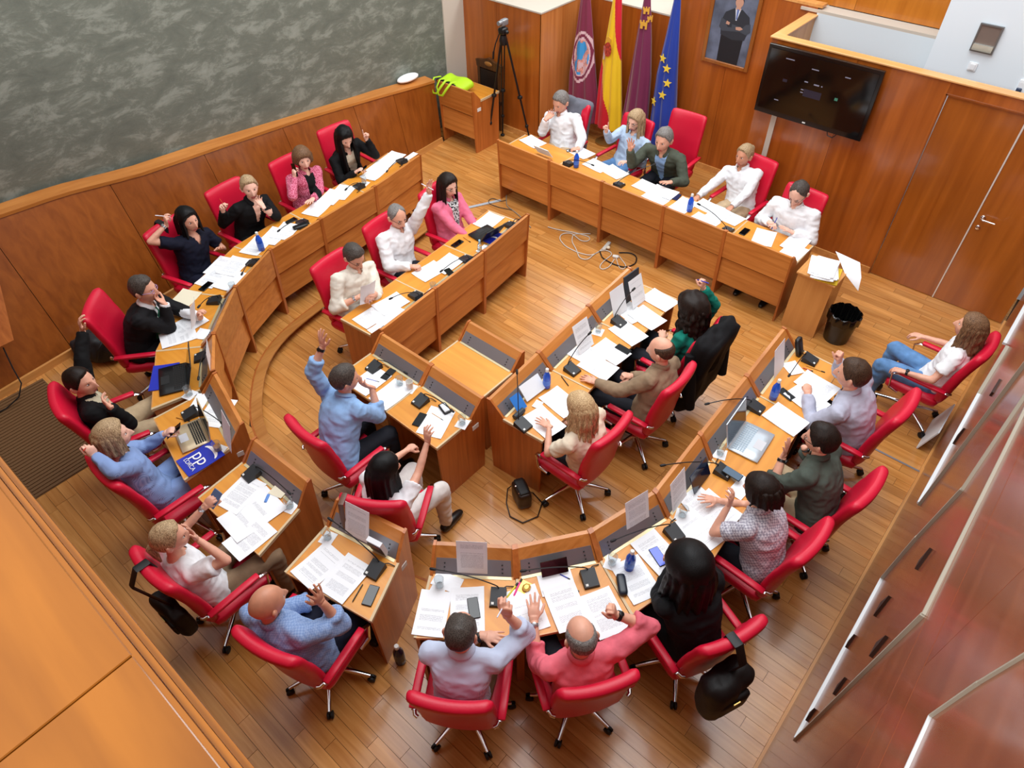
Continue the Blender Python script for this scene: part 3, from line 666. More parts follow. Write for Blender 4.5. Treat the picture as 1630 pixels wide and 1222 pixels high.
for k, (a, b) in CH.items():
    zt = basez(k)+1.10; m_ = ((a[0]+b[0])/2, (a[1]+b[1])/2); top = at(*m_, zt); A, B = at(*a, zt), at(*b, zt)
    d = B-A; yaw = FACING[k]
    e1 = math.degrees(math.atan2(d[0], -d[1]))          # normal of the edge
    best = min((e1, e1+180), key=lambda q: abs((q-yaw+180) % 360-180)); dif = (best-yaw+180) % 360-180
    yaw = yaw+max(-25, min(25, dif))*.7
    f = V3(math.cos(math.radians(yaw)), math.sin(math.radians(yaw)))
    o = chair0 if k == 1 else copy_tree(chair0)
    loc = top+f*(.30-{19: .09, 29: -.05}.get(k, 0)); o.location = (loc[0], loc[1], basez(k)); o.rotation_euler = (0, 0, math.radians(yaw-90))
    if k == 3: o.scale = (1, 1, 1.1)
    CHAIR[k] = (loc, f, yaw); CHOBJ[k] = o; tag(o, 'red leather swivel chair under '+WHO[k], 'chair', 'red swivel chairs')
# ================================================================== PEOPLE
SK = {'fair': mat('skin fair', (236, 186, 164), .5, var=.04, vscale=20), 'mid': mat('skin warm', (222, 164, 138), .5, var=.04, vscale=20), 'tan': mat('skin tanned', (204, 142, 112), .5, var=.04, vscale=20)}
M_EYE = mat('eye white', (206, 198, 190), .4); M_IRIS = mat('iris', (38, 26, 20), .2); M_LIP = mat('lips', (186, 92, 88), .45)
def hair_mat(name, a, b):
    if name in MATS: return MATS[name]
    m = bpy.data.materials.new(name); m.use_nodes = True; N, L = nt(m); p = N['Principled BSDF']; p.inputs['Roughness'].default_value = .5; p.inputs['Specular IOR Level'].default_value = .22
    tc = N.new('ShaderNodeTexCoord'); mp = N.new('ShaderNodeMapping'); mp.inputs['Scale'].default_value = (70, 70, 9); L.new(tc.outputs['Object'], mp.inputs[0])
    n = N.new('ShaderNodeTexNoise'); n.inputs['Scale'].default_value = 2.8; n.inputs['Detail'].default_value = 5; L.new(mp.outputs[0], n.inputs[0])
    r = N.new('ShaderNodeValToRGB'); L.new(n.outputs[0], r.inputs[0]); r.color_ramp.elements[0].position = .34; r.color_ramp.elements[1].position = .66
    r.color_ramp.elements[0].color = (*lin(a), 1); r.color_ramp.elements[1].color = (*lin(b), 1); L.new(r.outputs[0], p.inputs['Base Color'])
    bp = N.new('ShaderNodeBump'); bp.inputs['Strength'].default_value = .25; bp.inputs['Distance'].default_value = .006; L.new(n.outputs[0], bp.inputs['Height']); L.new(bp.outputs[0], p.inputs['Normal'])
    MATS[name] = m; return m
HM = {'grey': hair_mat('grey hair', (84, 78, 74), (150, 146, 142)), 'brown': hair_mat('brown hair', (44, 30, 22), (82, 60, 44)), 'dark': hair_mat('dark brown hair', (16, 11, 9), (42, 29, 22)), 'black': hair_mat('black hair', (5, 4, 5), (15, 13, 13)),
      'blonde': hair_mat('blonde hair', (140, 104, 68), (226, 196, 150)), 'ash': hair_mat('ash blonde hair', (116, 90, 64), (206, 178, 138)), 'lightbrown': hair_mat('light brown hair', (70, 48, 32), (142, 106, 76)), 'pepper': hair_mat('dark grey hair', (46, 40, 36), (92, 84, 78))}
def cloth(name, col, var=.05, bump=.12, rough=.8, stripe=None):
    m = mat(name, col, rough, var=var, vscale=14, bump=bump, bscale=26, spec=.25)
    return m
def check_cloth(name, a, b, scale, kind='check'):
    if name in MATS: return MATS[name]
    m = bpy.data.materials.new(name); m.use_nodes = True; N, L = nt(m); p = N['Principled BSDF']; p.inputs['Roughness'].default_value = .85
    tc = N.new('ShaderNodeTexCoord')
    if kind == 'check':
        n = N.new('ShaderNodeTexChecker'); n.inputs['Scale'].default_value = scale; n.inputs['Color1'].default_value = (*lin(a), 1); n.inputs['Color2'].default_value = (*lin(b), 1); L.new(tc.outputs['Object'], n.inputs[0]); L.new(n.outputs[0], p.inputs['Base Color'])
    elif kind == 'stripe':
        n = N.new('ShaderNodeTexWave'); n.inputs['Scale'].default_value = scale; n.inputs['Distortion'].default_value = .6; L.new(tc.outputs['Object'], n.inputs[0]); r = N.new('ShaderNodeValToRGB'); L.new(n.outputs[0], r.inputs[0])
        r.color_ramp.elements[0].color = (*lin(a), 1); r.color_ramp.elements[1].color = (*lin(b), 1); L.new(r.outputs[0], p.inputs['Base Color'])
    else:
        n = N.new('ShaderNodeTexNoise'); n.inputs['Scale'].default_value = scale; n.inputs['Detail'].default_value = 2; L.new(tc.outputs['Object'], n.inputs[0]); r = N.new('ShaderNodeValToRGB'); L.new(n.outputs[0], r.inputs[0])
        r.color_ramp.elements[0].position = .46; r.color_ramp.elements[1].position = .54; r.color_ramp.elements[0].color = (*lin(a), 1); r.color_ramp.elements[1].color = (*lin(b), 1); L.new(r.outputs[0], p.inputs['Base Color'])
    MATS[name] = m; return m
# ---------------- head template: x right, y forward, z up, origin in the middle of the skull
def sstep(a, b, x): t = np.clip((x-a)/(b-a), 0, 1); return t*t*(3-2*t)
def head_points(fem=False, nu=60, nv=44):
    v = [[0, 0, -1.]]
    for i in range(1, nv):
        p = -math.pi/2+math.pi*i/nv
        v += [[math.cos(p)*math.sin(t), math.cos(p)*math.cos(t), math.sin(p)] for t in np.linspace(0, 2*math.pi, nu, endpoint=False)]
    v += [[0, 0, 1.]]; d = np.array(v); P = d*np.array([.077, .098, .116]); x, y, z = P.T.copy()
    low = sstep(.0, -.11, z); x *= 1-(.34 if fem else .24)*low
    back = y < 0; y = np.where(back, y*(1-.45*low), y); y = np.where(back & (z > 0), y*1.06, y)
    y = np.where((~back) & (z < .03), y*(1+.02*low)+.012*low, y)
    e = lambda a, s: np.exp(-(a/s)**2)
    fr = (~back)
    y += fr*(.026*e(x, .0125)*sstep(-.052, -.030, z)*sstep(.036, -.012, z)+.010*e(x, .018)*e(z+.032, .012))
    y += fr*(-.010*(e(x-.031, .017)+e(x+.031, .017))*e(z-.010, .012)+.005*e(np.abs(x)-.030, .022)*e(z-.032, .010))
    y += fr*(.006*e(x, .024)*e(z+.066, .009)+.004*e(x, .022)*e(z+.082, .007)-.004*e(x, .022)*e(z+.0735, .003))
    y += fr*(.008*e(x, .022)*e(z+.108, .014)); x += np.sign(x)*.004*e(np.abs(x)-.05, .02)*e(z+.02, .02)*fr
    if fem: P = np.stack([x*.95, y*.95, z*.96], 1)
    else: P = np.stack([x, y, z], 1)
    nn = nu; f = [(0, 1+j, 1+(j+1) % nn) for j in range(nn)]
    for i in range(nv-2): f += [(1+i*nn+j, 1+(i+1)*nn+j, 1+(i+1)*nn+(j+1) % nn, 1+i*nn+(j+1) % nn) for j in range(nn)]
    L_ = len(P)-1; b = 1+(nv-2)*nn; f += [(L_, b+(j+1) % nn, b+j) for j in range(nn)]
    return P, f, d
HEAD = {k: head_points(k == 'f') for k in 'mf'}
def head_geo(sex):
    """head with ears, eyes, brows; material slots skin, eye, iris, lips, brow"""
    g = G(); P, f, d = HEAD[sex]; c = np.array([P[list(q)].mean(0) for q in f]); s = .95 if sex == 'f' else 1
    lip = (c[:, 1] > .05) & (np.abs(c[:, 0]) < .024*s) & (c[:, 2] < -.058*s) & (c[:, 2] > -.086*s) & (np.abs(c[:, 0]) < .026-.25*np.abs(c[:, 2]+.073))
    g.add(P, f, [3 if q else 0 for q in lip])
    for sx in (-1, 1):
        g.ell((sx*.079*s, -.008, -.008), (.011, .020, .032), rotz(sx*.35), 10, 7)
        g.ell((sx*.086*s, -.012, .002), (.008, .015, .021), rotz(sx*.5), 8, 6)
        ey = np.interp(.031, [0, .06], [.086, .07])
        g.ell((sx*.0305*s, .0765*s, .0105*s), (.0135, .0105, .0065), None, 10, 7, 1); g.ell((sx*.0305*s, .0832*s, .0105*s), (.0066, .0060, .0064), None, 8, 6, 2)
        g.tube([(sx*.048*s, .066*s, .029*s), (sx*.034*s, .082*s, .035*s), (sx*.016*s, .089*s, .031*s)], [.0022, .0042, .0036], 6, 4)
    return g
HEADG = {k: head_geo(k) for k in 'mf'}
# ---------------- hand template (right hand: thumb on -x), wrist at origin, fingers along +y, back of hand +z
def hand_geo(curl, thumb=(20, 15), spread=1.0):
    g = G()
    g.ell((0, .045, 0), (.041, .050, .0155), None, 14, 8); g.ell((-.022, .030, -.006), (.020, .032, .016), None, 10, 7); g.tube([(0, -.03, 0), (0, .02, 0)], [.026, .030], 10, flat=(1.1, .72))
    xs = (-.030, -.0095, .011, .030); ln = (.074, .084, .078, .060); ys = (.082, .088, .084, .074)
    for i in range(4):
        c1, c2, c3 = curl[i] if isinstance(curl, (list, tuple)) and isinstance(curl[0], (list, tuple)) else curl
        a = (xs[i]*6*spread); p = np.array([xs[i], ys[i]-.012, .001]); pts = [p]; ang_ = 0
        for q, L_ in ((c1, .45), (c2, .32), (c3, .25)):
            ang_ += math.radians(q); d = np.array([math.sin(a)*math.cos(ang_), math.cos(a)*math.cos(ang_), -math.sin(ang_)]); pts.append(pts[-1]+d*ln[i]*L_*1.08)
        r = .0092 if i < 3 else .008; g.tube(pts, [r*1.05, r, r*.95, r*.8], 8); g.ell(pts[-1], [r*.85]*3, None, 8, 6)
        for q in pts[1:3]: g.ell(q, [r*1.0]*3, None, 8, 6)
    a, b = math.radians(thumb[0]), math.radians(thumb[1])
    p = np.array([-.026, .022, -.006]); d1 = np.array([-math.cos(a)*.75, .66, -math.sin(a)]); d1 /= np.linalg.norm(d1); d2 = np.array([-.35*math.cos(b)+.25*math.sin(b)*2, .92, -.25-math.sin(b)*.6]); d2 /= np.linalg.norm(d2)
    q = [p, p+d1*.040, p+d1*.040+d2*.030, p+d1*.040+d2*.052]; g.tube(q, [.014, .0115, .0105, .0085], 8); g.ell(q[-1], [.0092]*3, None, 8, 6); g.ell(q[1], [.0118]*3, None, 8, 6)
    return remesh(g, .0052, 1)[:2]
FI = (74, 92, 55)
HAND = {'flat': hand_geo((4, 8, 6), (8, 0), 1.1), 'open': hand_geo((6, 12, 8), (10, 5), 1.6), 'relax': hand_geo((22, 34, 20), (25, 10), 1.0), 'fist': hand_geo(FI, (50, 50), .6),
        'point': hand_geo([(2, 6, 4), (66, 90, 50), FI, FI], (45, 45), .6), 'pen': hand_geo([(38, 46, 22), (48, 52, 28), (66, 70, 40), (72, 76, 44)], (40, 30), .7), 'grip': hand_geo((44, 48, 30), (40, 25), .8)}
def basis(y, z):
    y = np.array(y, float); y /= np.linalg.norm(y); x = np.cross(y, z); x /= np.linalg.norm(x)+1e-9; return np.stack([x, y, np.cross(x, y)], 1)
def ik(S, Hd, l1, l2, pole):
    d = Hd-S; D = np.linalg.norm(d)
    if D > (l1+l2)*.995: d = d/D*(l1+l2)*.995; D = np.linalg.norm(d); Hd = S+d
    u = d/D; a = (l1*l1-l2*l2+D*D)/(2*D); h = math.sqrt(max(0, l1*l1-a*a)); p = pole-u*(pole@u); p /= np.linalg.norm(p)+1e-9
    return S+u*a+p*h, Hd
def shell(v, f, n, amp, seed, freq=(9, 9, 16)):
    """folds in the cloth"""
    q = v*np.array(freq)+seed*7.3; k = vnoise(q)+.5*vnoise(q*2.1+11)
    return v+n*(amp*(1-np.abs(k)*2.2))[:, None]
def sub(v, f, keep):
    ff = [q for q, k in zip(f, keep) if k]
    if not ff: return np.zeros((0, 3)), []
    idx = sorted({i for q in ff for i in q}); mp_ = {i: k for k, i in enumerate(idx)}
    return v[idx], [tuple(mp_[i] for i in q) for q in ff]
def hair_cap(g, sex, kind, R, c, thick=.013, seed=0, rough=.002, hs=1.0):
    P, f, d = HEAD[sex]; s = .96 if sex == 'f' else 1; x, y, z = P.T/s; az = np.degrees(np.arctan2(np.abs(x), y))          # 0 = face, 180 = back
    line = {'short': ([0, 35, 55, 75, 95, 120, 180], [.082, .074, .042, -.005, .012, -.045, -.075]), 'thin': ([0, 35, 55, 75, 95, 120, 180], [.104, .092, .052, .0, .012, -.045, -.07]),
            'fringe': ([0, 50, 70, 85, 100, 130, 180], [.3, .3, .06, .012, .012, -.035, -.06]), 'long': ([0, 30, 60, 80, 100, 130, 180], [.078, .066, .02, -.05, -.09, -.11, -.12]), 'bob': ([0, 28, 45, 62, 80, 110, 180], [.062, .05, .01, -.05, -.09, -.1, -.11])}[kind]
    h = np.interp(az, *line); k = sstep(-.010, .012, z-h)
    if kind == 'fringe': k *= sstep(.075, .045, z)
    if kind == 'thin': k *= 1-.55*sstep(.07, .11, z)*(y > -.05)
    nrm = P/np.array([.077, .098, .116])**2; nrm /= np.linalg.norm(nrm, axis=1)[:, None]
    st = vnoise(P*np.array([46, 46, 10])+seed*3.7)
    top = sstep(0, .09, z)
    Q = P+nrm*(k*(thick*(1+.5*top)+rough*st)-.006*(1-k))[:, None]
    keep = [k[list(q)].max() > .02 for q in f]; vv, ff = sub(Q@R.T*hs+c, f, keep); g.add(vv, ff)
def hair_long(g, R, c, length, spread=128, wave=0.0, waves=3, sx=.092, sy=.108, seed=0, flare=.03, curl=0, front=0, hs=1.0):
    """a closed curtain of hair hanging from the crown round the back of the head"""
    na, nz = 46, 26; out, inn = [], []
    for i in range(na):
        a = math.radians(-spread+2*spread*i/(na-1)); ro, ri = [], []
        lock = .007*math.sin(a*17+seed)+.004*math.sin(a*39+2*seed)+.0035*math.sin(a*71+seed)
        for j in range(nz):
            t = j/(nz-1); L_ = length*(1+.07*math.sin(a*9+seed*3)+.05*math.sin(a*23+seed)); z = .085-(L_+.085)*t
            k = math.sqrt(max(0, 1-max(0, (z-.02)/.12)**2)) if z > .02 else 1
            r = (1.02*k*(.80+.20*min(1, t/.14))+(lock/.09)*min(1, t*3))*(1+flare*t*2.2); w_ = wave*math.sin(t*waves*math.pi*2+a*3+lock*180+seed)*min(1, t*2.5)
            cr = curl*mnoise.noise(Vector((a*5+seed, t*9, seed)))*1.0
            x = math.sin(a)*sx*r+w_*math.cos(a)+cr; y = -math.cos(a)*sy*r-.012*t+w_*.6+cr*.6-.012
            if front and abs(a) > math.radians(80): y += front*t*(abs(a)-math.radians(80))
            th = .026*min(1, .35+t*2.2)*(1-.75*t**3)
            ro.append((x, y, z)); ri.append((x*(1-th/.1), y+math.cos(a)*th, z+.004))
        out.append(ro); inn.append(ri)
    O = np.array(out)*hs; I = np.array(inn)*hs
    Rz = R
    # hangs straight down below the nape: rotate only the upper part with the head
    def tr(Pp):
        w_ = sstep(-.10, .05, Pp[..., 2])[..., None]; yw = math.atan2(Rz[1, 0], Rz[0, 0]); Rv = rotz(yw)
        return (Pp@Rz.T)*w_+(Pp@Rv.T)*(1-w_)+c
    g.grid(tr(O), thick=tr(I)-tr(O))
PEOPLE = {}
def person(k, head, zh=1.17, skin='mid', sex='m', hair=('short', 'dark'), yaw=0, pitch=12, roll=0, hr=None, hl=None, top=None, sleeve='long', cuff=None, pants=None, bottom='trousers', build=None, belly=0.0, inner=None, lab='', glasses=None, look=None,
           chair=True, hipback=.07, neck='collar', watch=None, extra=None, hs=1.13, feet=.36, legspread=.12, er=None, el=None, facing=None, tuck=None, kneeup=0):
    build = build or (1.18 if sex == 'm' else 1.12)
    b = basez(k); loc, f0, yaw0 = CHAIR[k]; fac = math.radians(yaw0 if facing is None else facing); f = V3(math.cos(fac), math.sin(fac)); s = V3(f[1], -f[0]); up = V3(0, 0, 1)
    HC = at(*head, zh+b); hip = np.array([loc[0], loc[1], b+.53])-CHAIR[k][1]*hipback
    ln = (HC[:2]-hip[:2])@f[:2]; lo_, hi_ = -.05, .30; mv = min(0, ln-lo_)+max(0, ln-hi_)
    sd_ = (HC-hip)@s; dv = f*mv+s*(max(0, abs(sd_)-.12)*np.sign(sd_)); hip = hip+dv
    loc = loc+f*min(mv, 0)+s*(dv@s)*.7; CHAIR[k] = (loc, f0, yaw0); CHOBJ[k].location = (loc[0], loc[1], b)      # the chair goes with the sitter
    nb = HC-up*.165-f*.025; sh = (.172 if sex == 'f' else .196)*(.35+.65*build); sp = nb-hip
    # torso yaw follows the line of facing; tilt of shoulders from the spine
    t_ = sp/np.linalg.norm(sp); fx = f-t_*(f@t_); fx /= np.linalg.norm(fx); sx_ = np.cross(fx, t_)*1.0
    if sx_@s < 0: sx_ = -sx_
    bow = -fx*.035                                          # the back curves out a little
    def spine(t): return hip+sp*t+bow*math.sin(t*math.pi)
    SR = spine(.90)+sx_*sh-t_*.015; SL = spine(.90)-sx_*sh-t_*.015
    l1, l2 = (.285, .25) if sex == 'm' else (.265, .235)
    arms = {}
    for nm, S, sg, spec, eh in (('r', SR, 1, hr, er), ('l', SL, -1, hl, el)):
        if spec is None: spec = dict(lap=1)
        if 'lap' in spec: W_ = hip+f*.33+sx_*sg*.09+up*.13; pose = 'relax'; pz = up; fd = f-sx_*sg*.5
        else:
            W_ = at(*spec['px'], spec['z']+b); pose = spec.get('pose', 'relax'); pz = spec.get('back', None); fd = spec.get('dir', None)
            reach = np.linalg.norm(W_-S)
            lim = (l1+l2)*.985
            if reach > lim:                                 # same line of sight, at a distance the arm can reach
                vv_ = ray(*spec['px']); c0 = V3(0, 0, CAM_H); t0 = (S-c0)@vv_/(vv_@vv_); dmin = np.linalg.norm(c0+vv_*t0-S)
                if dmin < lim:
                    dt = math.sqrt(lim**2-dmin**2)/np.linalg.norm(vv_); t1 = (W_-c0)@vv_/(vv_@vv_); t1 = t0+dt if t1 > t0 else t0-dt; W_ = c0+vv_*t1
                else: W_ = c0+vv_*t0
        pole = -up*.7+sx_*sg*.55-f*.15
        if eh is not None: pole = at(*eh[:2], eh[2]+b)-S
        # the wrist sits a hand's length before the pointed place
        Ew, Wr = ik(S, W_, l1, l2, pole)
        fa = (Wr-Ew)/np.linalg.norm(Wr-Ew)
        if fd is None: fd = fa
        elif isinstance(fd, str): fd = {'up': up+fa*.2, 'f': f, 'fup': f*.5+up, 'upl': up-sx_*.35, 'upr': up+sx_*.35, 'in': -sx_*sg+f*.5, 'back': -f+up*.4, 'face': (HC+V3(0, 0, -.02)-Wr), 'left': -sx_, 'right': sx_}[fd]
        if pz is None: pz = up if abs(fa[2]) < .6 else -f
        elif isinstance(pz, str): pz = {'up': up, 'f': f, 'b': -f, 'out': sx_*sg, 'in': -sx_*sg, 'down': -up, 'cam': -FW, 'away': FW}[pz]
        arms[nm] = (S, Ew, Wr, fa, np.array(fd, float)/np.linalg.norm(fd), np.array(pz, float), pose, sg)
    # ---- head
    hy = fac-math.pi/2+math.radians(yaw); Rh = rotz(hy)@rotx(-math.radians(pitch))@roty(math.radians(roll))
    body = G(); hg = HEADG[sex]; hv = np.vstack(hg.v)@Rh.T*hs+HC; body.add(hv, hg.f, hg.m)
    core = G(); core.tube([spine(.88), nb+up*.03, HC-up*.06+Rh@V3(0, -.012, 0)], [.064, .056 if sex == 'm' else .047, .052 if sex == 'm' else .044], 12)
    tor = [(-.02, .11, .09), (.05, .145, .10), (.3, .13, .095), (.6, .145, .10), (.82, .158, .10), (.92, .105, .078), (.975, .062, .058)]
    def ringtube(g, prof, grow=0.0, widen=1.0):
        pts = []; n = 18; v = []
        for (t, a, d) in prof:
            c_ = spine(t); bel = belly*math.exp(-((t-.25)/.22)**2); a = a*build*widen+grow; d2 = d*(.5+.5*build)+grow
            for q in np.linspace(0, 2*math.pi, n, endpoint=False):
                cx, cy = math.cos(q), math.sin(q); v.append(c_+sx_*a*np.sign(cx)*abs(cx)**.85+fx*(d2*np.sign(cy)*abs(cy)**.9+(bel if cy > 0 else 0)*max(0, cy)))
        m_ = len(prof); fs = [(i*n+j, i*n+(j+1) % n, (i+1)*n+(j+1) % n, (i+1)*n+j) for i in range(m_-1) for j in range(n)]+[tuple(range(n))[::-1], tuple(range((m_-1)*n, m_*n))]
        g.add(v, fs)
    ringtube(core, tor)
    ar = .046 if sex == 'm' else .038
    for nm in 'rl':
        S, E_w, Wr, fa, fd, pz, pose, sg = arms[nm]
        core.tube([spine(.9), S, (S+E_w)/2, E_w], [ar*1.1, ar*1.15, ar*1.05, ar*.88], 12); core.ell(E_w, [ar*.86]*3); core.tube([E_w, E_w*.6+Wr*.4, Wr+fa*.012], [ar*.88, ar*.86, ar*.58], 12)
    knees = []
    for sg in (1, -1):
        Hj = hip+sx_*0+s*sg*.085; K = Hj+f*.42+s*sg*legspread*.6+up*(.03+kneeup); A = V3(K[0], K[1], b+.09)+f*(feet-.36)+s*sg*.01; knees.append((Hj, K, A, sg))
        core.tube([Hj, K], [.072, .05], 10); core.ell(K, [.05]*3); core.tube([K, A], [.05, .033], 10)
    v, ff, n_ = remesh(core, .015, 2); body.add(v, ff)
    for nm in 'rl':
        S, E_w, Wr, fa, fd, pz, pose, sg = arms[nm]; hv, hf = HAND[pose]; hv = hv.copy()*(1.0 if sex == 'm' else .9)
        if sg < 0: hv[:, 0] *= -1; hf = [q[::-1] for q in hf]
        Bm = basis(fd, pz); body.add(hv@Bm.T+Wr+fa*.008, hf)
        arms[nm] = arms[nm]+(Bm,)
    ob = body.build('person', [SK[skin], M_EYE, M_IRIS, M_LIP, HM[hair[1]] if hair[1] in HM else SK[skin]], None, 'all')
    tag(ob, lab, 'person')
    # ---- clothes
    tp_ = G(); wide = {'m': 1.0, 'f': .90}[sex]
    prof = [(-.16 if tuck is None else tuck, .165, .115), (-.02, .185, .135), (.12, .178, .135), (.35, .168, .128), (.6, .186, .135), (.78, .196, .125), (.90, .165, .095), (.965, .085, .070)]
    ringtube(tp_, prof, 0, wide)
    sr = (.060 if sex == 'm' else .052)*(.5+.5*build)
    for nm in 'rl':
        S, E_w, Wr, fa, *_ = arms[nm]; tp_.tube([spine(.9)+(S-spine(.9))*.3, S+(S-spine(.9))*.08, (S*.55+E_w*.45), E_w], [sr*1.05, sr*1.2, sr*1.08, sr*1.0], 14); tp_.ell(S, [sr*1.18]*3)
        if sleeve == 'long': tp_.ell(E_w, [sr*.98]*3); tp_.tube([E_w, (E_w+Wr)/2, Wr-fa*.005], [sr, sr*.88, sr*.70], 14)
        elif sleeve == 'rolled': tp_.ell(E_w, [sr*.98]*3); tp_.tube([E_w, E_w*.62+Wr*.38, E_w*.6+Wr*.4, E_w*.5+Wr*.5], [sr, sr*.95, sr*1.06, sr*1.04], 14)
    if sleeve == 'short':
        tp_ = G(); ringtube(tp_, prof, 0, wide)
        for nm in 'rl':
            S, E_w, Wr, fa, *_ = arms[nm]; q = S*.35+E_w*.65; tp_.tube([spine(.9)+(S-spine(.9))*.3, S+(S-spine(.9))*.08, S*.65+E_w*.35, q], [sr*1.05, sr*1.22, sr*1.22, sr*1.25], 14); tp_.ell(S, [sr*1.2]*3)
    if neck == 'collar':
        cpts = [nb+up*.012+Rh[:, 0]*0+sx_*.062*math.cos(q)+fx*(.062*math.sin(q)+.004)-t_*.018*max(0, math.sin(q)) for q in np.linspace(math.pi*.58, math.pi*2.42, 20)]; tp_.tube(cpts, .0145, 8, flat=(1, 1.5))
        cp2 = [nb+up*(.022-.02*max(0, math.sin(q)))+sx_*.072*math.cos(q)+fx*(.072*math.sin(q)+.006)-t_*.012*max(0, math.sin(q)) for q in np.linspace(math.pi*.64, math.pi*2.36, 26)]
        gk = G(); gk.tube(cp2, [.010]+[.019]*24+[.010], 8, flat=(.45, 1.25)); gk.build('collar', top if inner is None or 'tie' not in inner else inner['m'], ob, 'all')
    v, ff, n_ = remesh(tp_, .0125, 2); v = shell(v, ff, n_, .0065 if inner is None else .005, k*3.1)
    cen = v[np.array(ff)].mean(1) if len({len(q) for q in ff}) == 1 else np.array([v[list(q)].mean(0) for q in ff]); rel = cen-nb; lx = rel@sx_; ly = rel@fx; lt = ((cen-hip)@t_)/np.linalg.norm(sp)
    keep = np.ones(len(ff), bool)
    Sx = [cen-arms[nm][1] for nm in 'rl']
    if neck in ('v', 'round', 'collar'):
        dep = {'v': .20, 'round': .05, 'collar': .07}[neck]; hole = (ly > 0.0) & (np.linalg.norm(rel, axis=1) < dep*.75+.06) & (lt < 1.12) & (lt > 1-dep) & (np.abs(lx) < .052*(lt-(1-dep))/dep+.004); keep &= ~hole
    if inner is not None:
        half = .018+.062*np.clip((lt-inner.get('low', .1))/.9, 0, 1)*inner.get('w', 1); strip = (ly > -.02) & (np.abs(lx) < half) & (lt > inner.get('low', .05)) & (lt < 1.04) & ((cen-spine(.5))@fx > .03)
        vi, fi = sub(v, ff, strip & keep); gi = G(); gi.add(vi, fi); gi.build(inner.get('name', 'shirt'), inner['m'], ob, 'all')
        if 'tie' in inner:
            gt = G(); gt.tube([spine(.95)+fx*.075, spine(.85)+fx*.125, spine(.6)+fx*.15, spine(.3)+fx*.15], [.016, .022, .030, .036], 8, flat=(1, .3)); gt.build('tie', inner['tie'], ob, True)
        keep &= ~strip
    vi, fi = sub(v, ff, keep); gi = G(); gi.add(vi, fi); gi.build('jacket' if inner else ('blouse' if sex == 'f' else 'shirt'), top, ob, 'all')
    if sleeve == 'long' and cuff is not None:
        for nm in 'rl':
            S, E_w, Wr, fa, *_ = arms[nm]; gc = G(); gc.tube([Wr-fa*.03, Wr+fa*.004], [sr*.70, sr*.66], 12); gc.build('cuff', cuff, ob, True)
    if pants is not None:
        gp = G(); gp.ell(hip-up*.02, (.16*build, .15*build, .115), rotz(fac-math.pi/2))
        for Hj, K, A, sg in knees:
            r_ = (.088 if sex == 'm' else .082)*build; gp.tube([Hj-f*.02, (Hj+K)/2, K], [r_*1.08, r_*.95, r_*.82], 14); gp.ell(K, [r_*.82]*3); gp.tube([K, (K+A)/2, A+up*.015], [r_*.82, r_*.72, r_*.62], 14)
        v, ff, n_ = remesh(gp, .016, 2); v = shell(v, ff, n_, .006, k*5.7); gi = G(); gi.add(v, ff); gi.build(bottom, pants, ob, 'all')
    for Hj, K, A, sg in knees:
        gs = G(); Rf = rotz(fac-math.pi/2); c_ = V3(A[0], A[1], b)
        gs.rbox(c_+Rf@V3(0, .07, .045), (.088, .27, .085), .04, Rf, 6, fn=lambda v_: v_*np.stack([1-.25*np.clip(v_[:, 1]/.13, 0, 1), 1+0*v_[:, 0], 1-.35*np.clip(v_[:, 1]/.13, 0, 1)], 1)-np.array([0, 0, 1])*(.045*.35*np.clip(v_[:, 1]/.13, 0, 1))[:, None]); gs.build('shoe', mat('black shoe', (20, 18, 18), .35), ob, 'all')
    # ---- hair
    kind, hc = hair[0], hair[1]
    if kind != 'bald':
        gh = G(); hcap = {'short': 'short', 'thin': 'thin', 'fringe': 'fringe', 'bob': 'bob', 'updo': 'short', 'tail': 'short'}.get(kind, 'long'); o = dict(hair[2]) if len(hair) > 2 else {}
        hair_cap(gh, sex, hcap, Rh, HC, max({'short': .011, 'thin': .007, 'fringe': .006, 'bob': .020}.get(hcap, .019)*o.pop('thick', 1), (o.get('sx', .09)-.073) if hcap == 'long' else 0), k, .012 if o.get('curl', 0) > .015 else .0035, hs)
        if kind in ('long', 'bob'): hair_long(gh, Rh, HC, o.pop('length', .26 if kind == 'long' else .10), seed=k*1.7, hs=hs, **o)
        if kind == 'updo': gh.ell(HC+Rh@V3(0, -.106, .05), (.045, .04, .04), None, 12, 9)
        if kind == 'tail':
            gh.ell(HC+Rh@V3(0, -.108, .0), (.022, .022, .022)); gh.tube([HC+Rh@V3(0, -.105, 0), HC+Rh@V3(0, -.135, -.05), HC+Rh@V3(0, -.125, -.13), HC+Rh@V3(.01, -.115, -.20)], [.022, .028, .024, .008], 10)
        gh.build('hair', HM[hc], ob, 'all')
    if glasses:
        gg = G(); q = (.95 if sex == 'f' else 1)*hs
        for sx in (-1, 1):
            cc = V3(sx*.032*q, .097*q, .008); gg.tube([HC+Rh@(cc+V3(.022*math.cos(a), -.003*abs(math.cos(a)), .0165*math.sin(a))) for a in np.linspace(0, 2*math.pi, 17)], .0022, 6, cap=False)
            gg.tube([HC+Rh@V3(sx*.054*q, .091*q, .012), HC+Rh@V3(sx*.079*q, .04, .012), HC+Rh@V3(sx*.083*q, -.02, .004)], .0022, 6)
        gg.tube([HC+Rh@V3(-.010, .096*q, .011), HC+Rh@V3(.010, .096*q, .011)], .002, 6); gg.build('glasses', glasses, ob, True)
